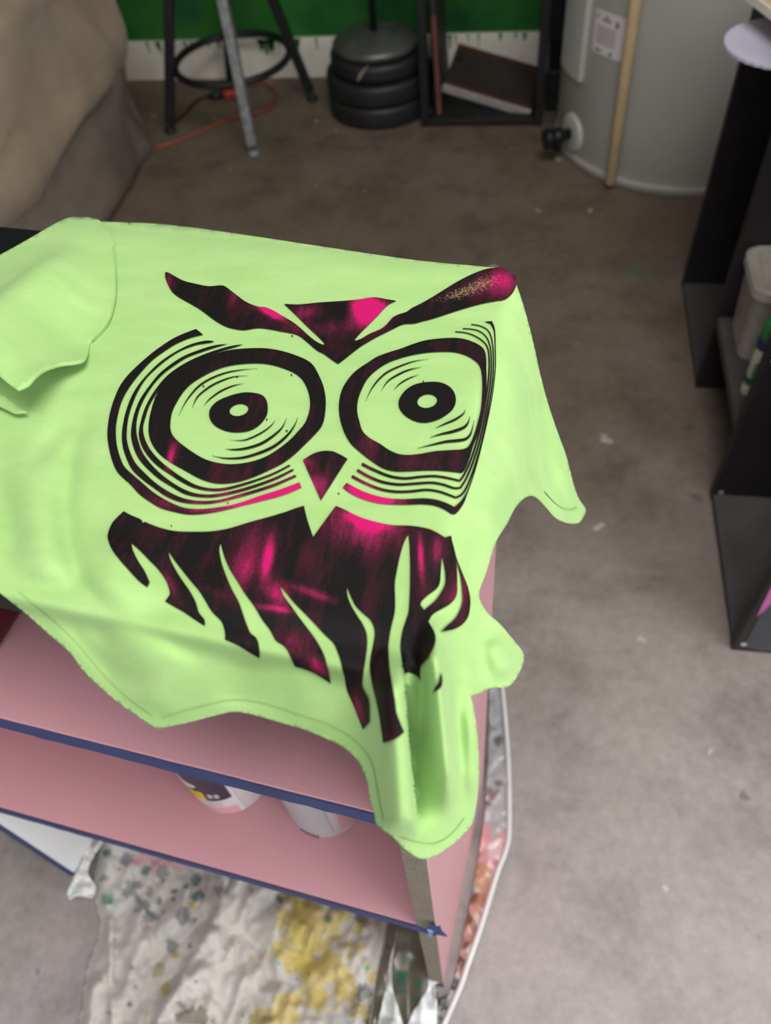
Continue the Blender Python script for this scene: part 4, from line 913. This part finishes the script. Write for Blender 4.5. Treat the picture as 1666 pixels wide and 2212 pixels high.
# keep the rod outside the tank wall along its length
mid = (pb + pt2) / 2
push = max(0.0, (TR + 0.0145) - min(math.hypot(*( (pb + (pt2 - pb) * k / 20)[:2] - np.array(TC))) for k in range(21)))
out = (mid[:2] - np.array(TC)); out /= np.linalg.norm(out); sh = np.array([*out, 0]) * push
dl = add('wooden_dowel', *tube([pb + sh, pb + sh + (pt2 - pb) * 0.006, pt2 + sh], [0.010, 0.0125, 0.0125], 18), M['wood'], None, loc=tuple(pb + sh - EZ * 0.011), smooth=True)
tag(dl, 'long pale wooden dowel leaning against the grey tank', 'dowel')

# ------------------------------------------------------------------ bar stool
st = thing('bar_stool', (-0.82, 2.22, 0), 'metal bar stool with black legs, one silver leg and a foot ring', 'stool')
legs = [((-0.729, 1.991), aty(481, 0, 2.055), M['silver'], 'scuffed silver front leg'), ((-1.010, 2.121), aty(367, 0, 2.150), M['black_metal'], None),
        ((-0.632, 2.305), aty(588, 0, 2.290), M['black_metal'], None), ((-0.905, 2.405), aty(486, 0, 2.335), M['black_metal'], None)]
tops = []
for (fx, fy), q, m_, lb in legs:
    f0 = np.array([fx, fy, 0.0]); d = (q - f0) / q[2]; top = f0 + d * 0.70; tops.append(top)
    lg = add('leg', *beam(f0 + EZ * 0.012 + d * 0.012, top, 0.024), m_, st, bevel=0.003, label=lb)
    add('foot', *lathe([(0.016, 0.0), (0.017, 0.006), (0.015, 0.013)], f0, 16), M['black_metal'] if m_ is not M['silver'] else M['silver'], lg, smooth=True)
rc = (-0.822, 2.232, 0.148)
ringp = [(rc[0] + 0.158 * math.cos(a), rc[1] + 0.165 * math.sin(a), rc[2]) for a in [2 * math.pi * k / 48 for k in range(49)]]
add('foot_ring', *tube(ringp, 0.0095, 12, False), M['black_metal'], st, smooth=True)
tc = np.mean(tops, axis=0)
add('seat', *lathe([(0.14, 0.70), (0.165, 0.705), (0.17, 0.725), (0.165, 0.745), (0.13, 0.752)], (tc[0], tc[1], 0.0), 40), M['black_metal'], st, smooth=True)

# orange extension cord and plug
cp = smoothpath([(338, 319), (365, 310), (400, 298), (450, 277), (500, 254), (540, 246), (575, 236), (597, 214), (592, 190), (565, 178), (540, 184)], 6)
ec = thing('extension_cord', atz(480, 262), 'orange red extension cord lying on the floor below the stool', 'cord')
add('cable', *tube([atz(x, y, 0.0042) for x, y in cp], 0.0042, 8), M['cord'], ec, smooth=True)
p, q = atz(483, 204, 0.011), atz(517, 200, 0.011)
add('socket', *tube([p, p + (q - p) * 0.15, q], [0.011, 0.014, 0.012], 12), M['plug'], ec, smooth=True)
bc2 = thing('power_cable', atz(430, 225), 'thin black power cable plugged into the red socket under the stool', 'cable')
cp = smoothpath([(372, 268), (400, 245), (415, 226), (435, 212), (455, 207)], 6)
add('cable', *tube([atz(x, y, 0.0035) for x, y in cp], 0.0035, 8), M['black_metal'], bc2, smooth=True)
p, q = atz(450, 208, 0.011), atz(482, 204, 0.011)
add('plug', *tube([p, p + (q - p) * 0.3, q], [0.006, 0.012, 0.012], 12), M['black_metal'], bc2, smooth=True)

# ------------------------------------------------------------------ weights on a pole stand
PCX, PCY = -0.4205, 2.2625
def plate(r, z0, th, off, label):
    c = (PCX + off[0], PCY + off[1], z0)
    t = thing('weight_plate', c, label, 'weight plate', 'black weight plates stacked on the pole stand')
    add('disc', *lathe([(r * 0.90, 0.001), (r * 0.98, 0.004), (r, 0.012), (r, th - 0.012), (r * 0.98, th - 0.003), (r * 0.92, th), (r * 0.80, th - 0.001), (r * 0.74, th - 0.007), (r * 0.45, th - 0.009)], c, 64), M['rubber'], t, smooth=True)
    add('hub', *lathe([(r * 0.30, th - 0.010), (r * 0.30, th - 0.0035), (r * 0.14, th - 0.003)], c, 32), M['rubber'], t, smooth=True)
plate(0.146, 0.0, 0.056, (0, 0), 'black weight plate at the bottom of the stack on the floor')
plate(0.147, 0.0562, 0.056, (0.001, 0.002), 'wide black weight plate second from the bottom of the stack')
plate(0.134, 0.1124, 0.046, (0.004, 0.004), 'smaller black weight plate third up, below the grey cap')
ps = thing('pole_stand', (PCX, PCY, 0.1586), 'upright black pole with a dull grey disc cap topping the weight stack', 'stand')
add('cap_disc', *lathe([(0.110, 0.0), (0.117, 0.005), (0.117, 0.015), (0.112, 0.021), (0.085, 0.029), (0.03, 0.037), (0.012, 0.038)], (PCX - 0.003, PCY + 0.004, 0.1588), 56), M['cap'], ps, smooth=True)
pp = aty(803, 52, PCY + 0.005)
add('pole', *tube([(PCX - 0.006, PCY + 0.005, 0.19), (PCX - 0.004, PCY + 0.006, 1.1)], 0.0098, 16), M['black_metal'], ps, smooth=True)
chip = [oncyl(x, y, (PCX + 0.004, PCY + 0.004), 0.1355) for x, y in ((797, 141), (790, 146), (776, 160), (771, 176), (777, 172), (785, 158))]
V = chip + [np.array([PCX, PCY, c[2]]) + (c - np.array([PCX, PCY, c[2]])) * 0.985 for c in chip]
wp = [o for o in bpy.data.objects if o.name.startswith('weight_plate')][-1]
add('worn_streak', V, [tuple(range(5, -1, -1)), tuple(range(6, 12))] + [(k, (k + 1) % 6, 6 + (k + 1) % 6, 6 + k) for k in range(6)], M['tan'], wp)

# ------------------------------------------------------------------ black open frame with boards in it
FX0, FX1, FY0, FY1 = -0.281, 0.022, 2.150, 2.42
fr = thing('metal_frame_shelf', ((FX0 + FX1) / 2, (FY0 + FY1) / 2, 0), 'black open metal frame shelf standing between weights and grey tank', 'shelf')
W_ = 0.022
for x in (FX0, FX1):
    for y in (FY0, FY1):
        add('post', *box8(x - W_ / 2, x + W_ / 2, y - W_ / 2, y + W_ / 2, 0.0, 0.74), M['black_metal'], fr, bevel=0.002)
add('base_shelf', *box8(FX0 + W_ / 2, FX1 - W_ / 2, FY0 - W_ / 2, FY1 + W_ / 2, 0.004, 0.020), M['black_metal'], fr, bevel=0.002)
add('top_shelf', *box8(FX0 - W_ / 2, FX1 + W_ / 2, FY0 - W_ / 2, FY1 + W_ / 2, 0.7402, 0.756), M['black_metal'], fr, bevel=0.002)
# tall thin board with red edge on the left side inside
tb = thing('tall_board', (FX0 + 0.030, 2.28, 0.020), 'tall thin dark board with a faded red edge inside the black frame', 'board')
def slab(P, th):
    """P: four corners; th: vector"""
    P = [np.array(p, float) for p in P]; return P + [p + th for p in P], [(3, 2, 1, 0), (4, 5, 6, 7), (0, 1, 5, 4), (1, 2, 6, 5), (2, 3, 7, 6), (3, 0, 4, 7)]
add('panel', *slab([(-0.2500, 2.172, 0.0203), (-0.2500, 2.39, 0.0203), (-0.2630, 2.39, 0.33), (-0.2630, 2.172, 0.33)], np.array([0.011, 0, 0])), M['brown_board'], tb)
add('red_edge', *slab([(-0.2505, 2.1685, 0.0203), (-0.2505, 2.1718, 0.0203), (-0.2600, 2.1718, 0.262), (-0.2600, 2.1685, 0.262)], np.array([0.0115, 0, 0])), M['red_edge'], tb)
# framed board leaning across the frame
A = aty(958, 183, 2.190); B_ = aty(1147, 240, 2.175); Cc = aty(1166, 148, 2.335); Dd = aty(990, 96, 2.345)
lbd = thing('leaning_board', ((A + B_) / 2)[0:2].tolist() + [0.020], 'dark brown framed board with pale edge leaning askew in the black frame', 'board')
nrm = np.cross(B_ - A, Dd - A); nrm /= np.linalg.norm(nrm)
if nrm @ (CAMPOS - A) < 0: nrm = -nrm
add('panel', *slab([A, B_, Cc, Dd], -nrm * 0.014), M['brown_board'], lbd)
def strip(P, Q, inn, w, up, m_, nm, th=0.004):
    P = np.array(P); Q = np.array(Q); i_ = inn / np.linalg.norm(inn) * w
    add(nm, *slab([P + nrm * 0.0004, Q + nrm * 0.0004, Q + i_ + nrm * 0.0004, P + i_ + nrm * 0.0004], nrm * th), m_, lbd)
strip(Dd, Cc, A - Dd, 0.016, 0, M['brown_frame'], 'frame_bar')
strip(A, B_, Dd - A, 0.012, 0, M['brown_frame'], 'frame_bar')
e = (A - Dd) / np.linalg.norm(A - Dd)
add('pale_edge', *slab([A + nrm * 0.004 + e * 0.0008, B_ + nrm * 0.004 + e * 0.0008, B_ - nrm * 0.016 + e * 0.0008, A - nrm * 0.016 + e * 0.0008], e * 0.006), M['pale_edge'], lbd, label='pale chipped bottom edge')
add('dark_knob', *disc(aty(992, 124, 2.29) , nrm, [(0.009, 0), (0.009, 0.006), (0.005, 0.008)], 14), M['black_metal'], lbd)
# black boxes between frame and tank
k1 = add('black_box', *box8(0.040, 0.078, 2.22, 2.44, 0.0, 0.105), M['black_metal'], None, bevel=0.004)
tag(k1, 'low black box on the floor between black frame and tank', 'box')
k2 = add('black_plank', *box8(0.038, 0.075, 2.405, 2.446, 0.105, 0.62), M['black_metal'], None, bevel=0.003)
tag(k2, 'narrow black upright plank against the wall beside the tank', 'plank')

# ------------------------------------------------------------------ armchair
def pad(name, x0, x1, y0, y1, z0, z1, ex, m_, parent, nx=44, ny=44, bulge=0.0, seed=1, wr=0.010, fn=None):
    """rounded cushion: superellipsoid with wrinkles"""
    nz1, nz2 = Noise(seed), Noise(seed + 1)
    V, F = [], []
    c = np.array([(x0 + x1) / 2, (y0 + y1) / 2, (z0 + z1) / 2]); h = np.array([(x1 - x0) / 2, (y1 - y0) / 2, (z1 - z0) / 2])
    sgnp = lambda t, p: math.copysign(abs(t) ** p, t)
    for i in range(ny + 1):
        ph = -math.pi / 2 + math.pi * i / ny
        for j in range(nx):
            th = 2 * math.pi * j / nx
            q = np.array([sgnp(math.cos(ph), ex) * sgnp(math.cos(th), ex), sgnp(math.cos(ph), ex) * sgnp(math.sin(th), ex), sgnp(math.sin(ph), ex)])
            p = c + h * q
            k = wr * (float(nz1(p[1] * 5 + 3, p[2] * 9 + p[0] * 5)) * 1.4 + float(nz2(p[1] * 13 + p[0] * 6, p[2] * 20)) * 0.6)
            d = q / (np.linalg.norm(q) + 1e-9)
            p = p + d * k
            if fn: p = fn(p)
            V.append(p)
    for i in range(ny):
        for j in range(nx): F.append((i * nx + j, i * nx + (j + 1) % nx, (i + 1) * nx + (j + 1) % nx, (i + 1) * nx + j))
    o = add(name, V, F, m_, parent, smooth=True)
    return o
ac = thing('armchair', (-1.5, 1.55, 0), 'large tan padded armchair with a shiny brown vinyl base', 'armchair')
def skirt(p):
    p = p.copy()
    if p[0] > -1.3: p[0] += 0.035 * math.sin((p[1] - 1.1) * 3.1) * max(0, 1 - p[2] / 0.3) + 0.010 * math.sin(p[1] * 34 + 4 * math.sin(p[1] * 9) + p[2] * 6) * max(0, 1 - abs(p[2] - 0.08) / 0.16)
    p[2] = max(p[2], 0.0); return p
pad('base', -2.05, -1.035, 0.85, 2.135, -0.02, 0.27, 0.22, M['vinyl'], ac, 120, 50, seed=71, wr=0.034, fn=skirt)
def lean(p):
    p = p.copy(); return p
pad('side_cushion', -2.12, -1.005, 0.72, 2.150, 0.185, 0.60, 0.34, M['tan'], ac, 140, 90, seed=75, wr=0.050)
pad('seat_cushion', -2.05, -1.40, 0.85, 1.75, 0.50, 0.72, 0.4, M['tan'], ac, 60, 30, seed=79, wr=0.015)
pad('backrest', -2.10, -1.25, 1.75, 2.20, 0.45, 1.05, 0.4, M['tan'], ac, 60, 40, seed=81, wr=0.02)

# ------------------------------------------------------------------ black board rack on the right
RX0, RX1 = 0.336, 0.72
YP = [1.442, 1.144, 0.876, 0.597]
TH = 0.018; RH = 0.70
rk = thing('board_rack', ((RX0 + RX1) / 2, 1.02, 0), 'long black board rack with open bays along the right side', 'rack')
for i, y in enumerate(YP):
    o = add('upright_panel', *box8(RX0, RX1, y, y + TH, 0.0, RH), M['rack'], rk, bevel=0.0015)
    if i >= 2:
        for (zz) in (0.020, 0.30, 0.60):
            add('screw', *disc((RX0 + 0.012, y, zz), (0, -1, 0), [(0.0042, -0.001), (0.0042, 0.0008), (0.002, 0.0014)], 12), M['screw'], o)
add('bottom_board', *box8(RX0 + 0.001, RX1, YP[1] + TH + 0.0004, YP[0] - 0.0004, 0.0, 0.016), M['toplit'], rk, bevel=0.0015)
add('bottom_board', *box8(RX0 + 0.001, RX1, YP[3] + TH + 0.0004, YP[2] - 0.0004, 0.0, 0.016), M['toplit'], rk, bevel=0.0015)
add('middle_board', *box8(RX0 + 0.001, RX1, YP[2] + TH + 0.0004, YP[1] - 0.0004, 0.146, 0.164), M['toplit'], rk, bevel=0.0015)
add('upper_board', *box8(RX0 + 0.030, RX1, YP[1] + TH + 0.0004, YP[0] - 0.0004, 0.470, 0.486), M['toplit'], rk, bevel=0.0015)
add('back_board', *box8(RX1 + 0.0004, RX1 + 0.01, YP[3], YP[0] + TH, 0.0, RH), M['rack'], rk)
# lit face and pink reflection of the end panel, painted on as patches
pn = [o for o in rk.children if o.name.startswith('upright_panel')][-1]
def quad_y(y, pts, th=0.0006):
    V = [aty(px, py, y) for px, py in pts]; V += [v_ + np.array([0, -th, 0]) for v_ in V]; n = len(pts)
    return V, [tuple(range(n)), tuple(range(2 * n - 1, n - 1, -1))] + [(k, n + k, n + (k + 1) % n, (k + 1) % n) for k in range(n)]
add('lit_face_patch', *quad_y(YP[3] - 0.0002, [(1606, 1396), (1634, 1345), (1690, 1240), (1760, 1180), (1760, 1412), (1640, 1404)]), M['slate'], pn)
add('pink_reflection', *quad_y(YP[3] - 0.0010, [(1634, 1332), (1650, 1300), (1680, 1240), (1720, 1230), (1700, 1270), (1672, 1296), (1650, 1320)]), M['magenta'], pn)

# tub on the middle board
c0 = atz(1572, 702, 0.1642); tx0 = 0.352
tb_ = thing('plastic_tub', (0.42, 1.08, 0.1642), 'cloudy clear plastic tub with lid on the black middle board', 'tub')
def rrect(x0, x1, y0, y1, r, z, n=5):
    P = []
    for (cx, cy, a0) in ((x1 - r, y1 - r, 0), (x0 + r, y1 - r, 90), (x0 + r, y0 + r, 180), (x1 - r, y0 + r, 270)):
        for k in range(n + 1):
            a = math.radians(a0 + 90 * k / n); P.append((cx + r * math.cos(a), cy + r * math.sin(a), z))
    return P
def loft(rings):
    n = len(rings[0]); V = [p for r in rings for p in r]; F = []
    for i in range(len(rings) - 1):
        for k in range(n): F.append((i * n + k, i * n + (k + 1) % n, (i + 1) * n + (k + 1) % n, (i + 1) * n + k))
    F.append(tuple(range(n - 1, -1, -1))); F.append(tuple((len(rings) - 1) * n + k for k in range(n)))
    return V, F
tx0, tx1, ty0, ty1 = 0.345, 0.50, 1.020, 1.138
add('body', *loft([rrect(tx0 + 0.012, tx1 - 0.012, ty0 + 0.012, ty1 - 0.012, 0.016, 0.1644), rrect(tx0 + 0.009, tx1 - 0.009, ty0 + 0.009, ty1 - 0.009, 0.018, 0.169), rrect(tx0 + 0.002, tx1 - 0.002, ty0 + 0.002, ty1 - 0.002, 0.02, 0.288)]), M['clear'], tb_, smooth=False)
ld = add('lid', *loft([rrect(tx0 - 0.003, tx1 + 0.003, ty0 - 0.003, ty1 + 0.003, 0.024, 0.2882), rrect(tx0 - 0.003, tx1 + 0.003, ty0 - 0.003, ty1 + 0.003, 0.024, 0.302), rrect(tx0 + 0.002, tx1 - 0.002, ty0 + 0.002, ty1 - 0.002, 0.022, 0.306), rrect(tx0 + 0.012, tx1 - 0.012, ty0 + 0.012, ty1 - 0.012, 0.018, 0.306), rrect(tx0 + 0.016, tx1 - 0.016, ty0 + 0.016, ty1 - 0.016, 0.016, 0.300)]), M['clear'], tb_)
V, F = merge(*[box8(tx0 + 0.03 + rng.uniform(0, .05), tx0 + 0.05 + rng.uniform(0, .06), ty0 + 0.02 + rng.uniform(0, .06), ty0 + 0.04 + rng.uniform(0.03, .09), 0.166, 0.18 + rng.uniform(0, 0.06)) for i in range(7)])
add('contents', V, F, M['contents'], tb_, label='dark odds and ends inside the tub')
add('green_sticker', *box8(tx0 + 0.035, tx0 + 0.075, ty0 + 0.0045, ty0 + 0.0060, 0.172, 0.192), M['leaf'], tb_)
# marker lying against the near panel
m0 = np.array([0.3605, 0.960, 0.1682]); m1 = np.array([0.3605, 0.960, 0.300])
mk = thing('marker_bottle', m0 - EZ * 0.004, 'white and green paint marker with navy bands standing in the middle bay', 'marker')
d_ = (m1 - m0); Lm = np.linalg.norm(d_); d_ /= Lm
def seg_(a, b, r): return disc(m0, d_, [(r * 0.92, a), (r, a + 0.002), (r, b - 0.002), (r * 0.92, b)], 20)
add('tip_cap', *seg_(-0.004, 0.016, 0.0115), M['marker_white'], mk, smooth=True)
add('green_band', *seg_(0.0162, 0.022, 0.0117), M['leaf'], mk, smooth=True)
add('navy_band', *seg_(0.0222, 0.030, 0.0117), M['marker_blue'], mk, smooth=True)
brl = add('barrel', *seg_(0.0302, 0.085, 0.0115), M['marker_white'], mk, smooth=True)
add('navy_band', *seg_(0.0852, 0.103, 0.0125), M['marker_blue'], mk, smooth=True)
add('cap', *seg_(0.1032, 0.135, 0.0118), M['leaf'], mk, smooth=True)
for i in range(4):
    cpos = m0 + d_ * (0.034 + i * 0.0085); side_ = np.array([0.93, -0.36, 0]); out_ = np.array([-0.36, -0.93, 0])
    V = [cpos + out_ * 0.0116 + side_ * s1 * 0.004 + d_ * s2 * 0.003 for s1, s2 in ((-1, -1), (1, -1), (1, 1), (-1, 1))]; V += [v_ + out_ * 0.0006 for v_ in V]
    add('green_letter', V, BOXF, M['leaf'], brl)

# stack on the upper board: red bowl, scalloped plate, cup, card
pc = atz(1702, 90, 0.5465)
px_, py_ = float(pc[0]), float(pc[1])
bw = thing('red_bowl', (px_ + 0.026, py_ + 0.012, 0.4865), 'brick red bowl under the scalloped plate on the black rack', 'bowl')
add('shell', *lathe([(0.022, 0.0), (0.026, 0.004), (0.038, 0.030), (0.045, 0.055), (0.043, 0.0555), (0.036, 0.031), (0.02, 0.008)], (px_ + 0.026, py_ + 0.012, 0.4865), 40), M['red'], bw, smooth=True)
V, F = [], []
n = 120
cx, cy, cz = px_, py_, 0.5425
for zz in (cz, cz + 0.004):
    for k in range(n):
        a = 2 * math.pi * k / n; r = 0.083 + (0.0022 * abs(math.sin(a * 19)))
        V.append((cx + r * math.cos(a), cy + r * math.sin(a), zz))
F = [tuple(range(n - 1, -1, -1)), tuple(range(n, 2 * n))] + [(k, (k + 1) % n, n + (k + 1) % n, n + k) for k in range(n)]
plt = add('scalloped_plate', V, F, M['lilac'], None, loc=(cx, cy, cz)); tag(plt, 'lilac white plate with scalloped edge on top of the black rack', 'plate')
cu = thing('orange_cup', (cx + 0.014, cy + 0.022, cz + 0.0042), 'brick red cup with orange rim standing on the scalloped plate', 'cup')
add('shell', *lathe([(0.027, 0.0), (0.029, 0.003), (0.031, 0.028), (0.028, 0.030)], (cx + 0.014, cy + 0.022, cz + 0.0042), 36), M['red'], cu, smooth=True)
add('rim', *lathe([(0.0315, 0.0), (0.033, 0.002), (0.0315, 0.004)], (cx + 0.014, cy + 0.022, cz + 0.0042), 36), M['orange'], cu, smooth=True)
q1, q2 = atz(1616, -6, 0.583), atz(1672, 36, 0.583)
ed = (q2 - q1); ed[2] = 0; ed /= np.linalg.norm(ed); wd = np.array([-ed[1], ed[0], 0])
if wd[0] < 0: wd = -wd
def rbox(o, a, b, la0, la1, lb0, lb1, z0, z1):
    return [o + a * la + b * lb_ + EZ * (z - o[2]) for z in (z0, z1) for la, lb_ in ((la0, lb0), (la1, lb0), (la1, lb1), (la0, lb1))], BOXF
cd = thing('card_box', q1 + wd * 0.05 + ed * 0.03 - EZ * 0.006, 'straw yellow card box with cream edge at the top right corner', 'box')
add('lid', *rbox(q1, ed, wd, -0.03, 0.13, 0.004, 0.11, 0.5772, 0.588), M['pad'], cd)
add('edge', *rbox(q1, ed, wd, -0.03, 0.13, 0.0, 0.0038, 0.5772, 0.5885), M['cream'], cd)
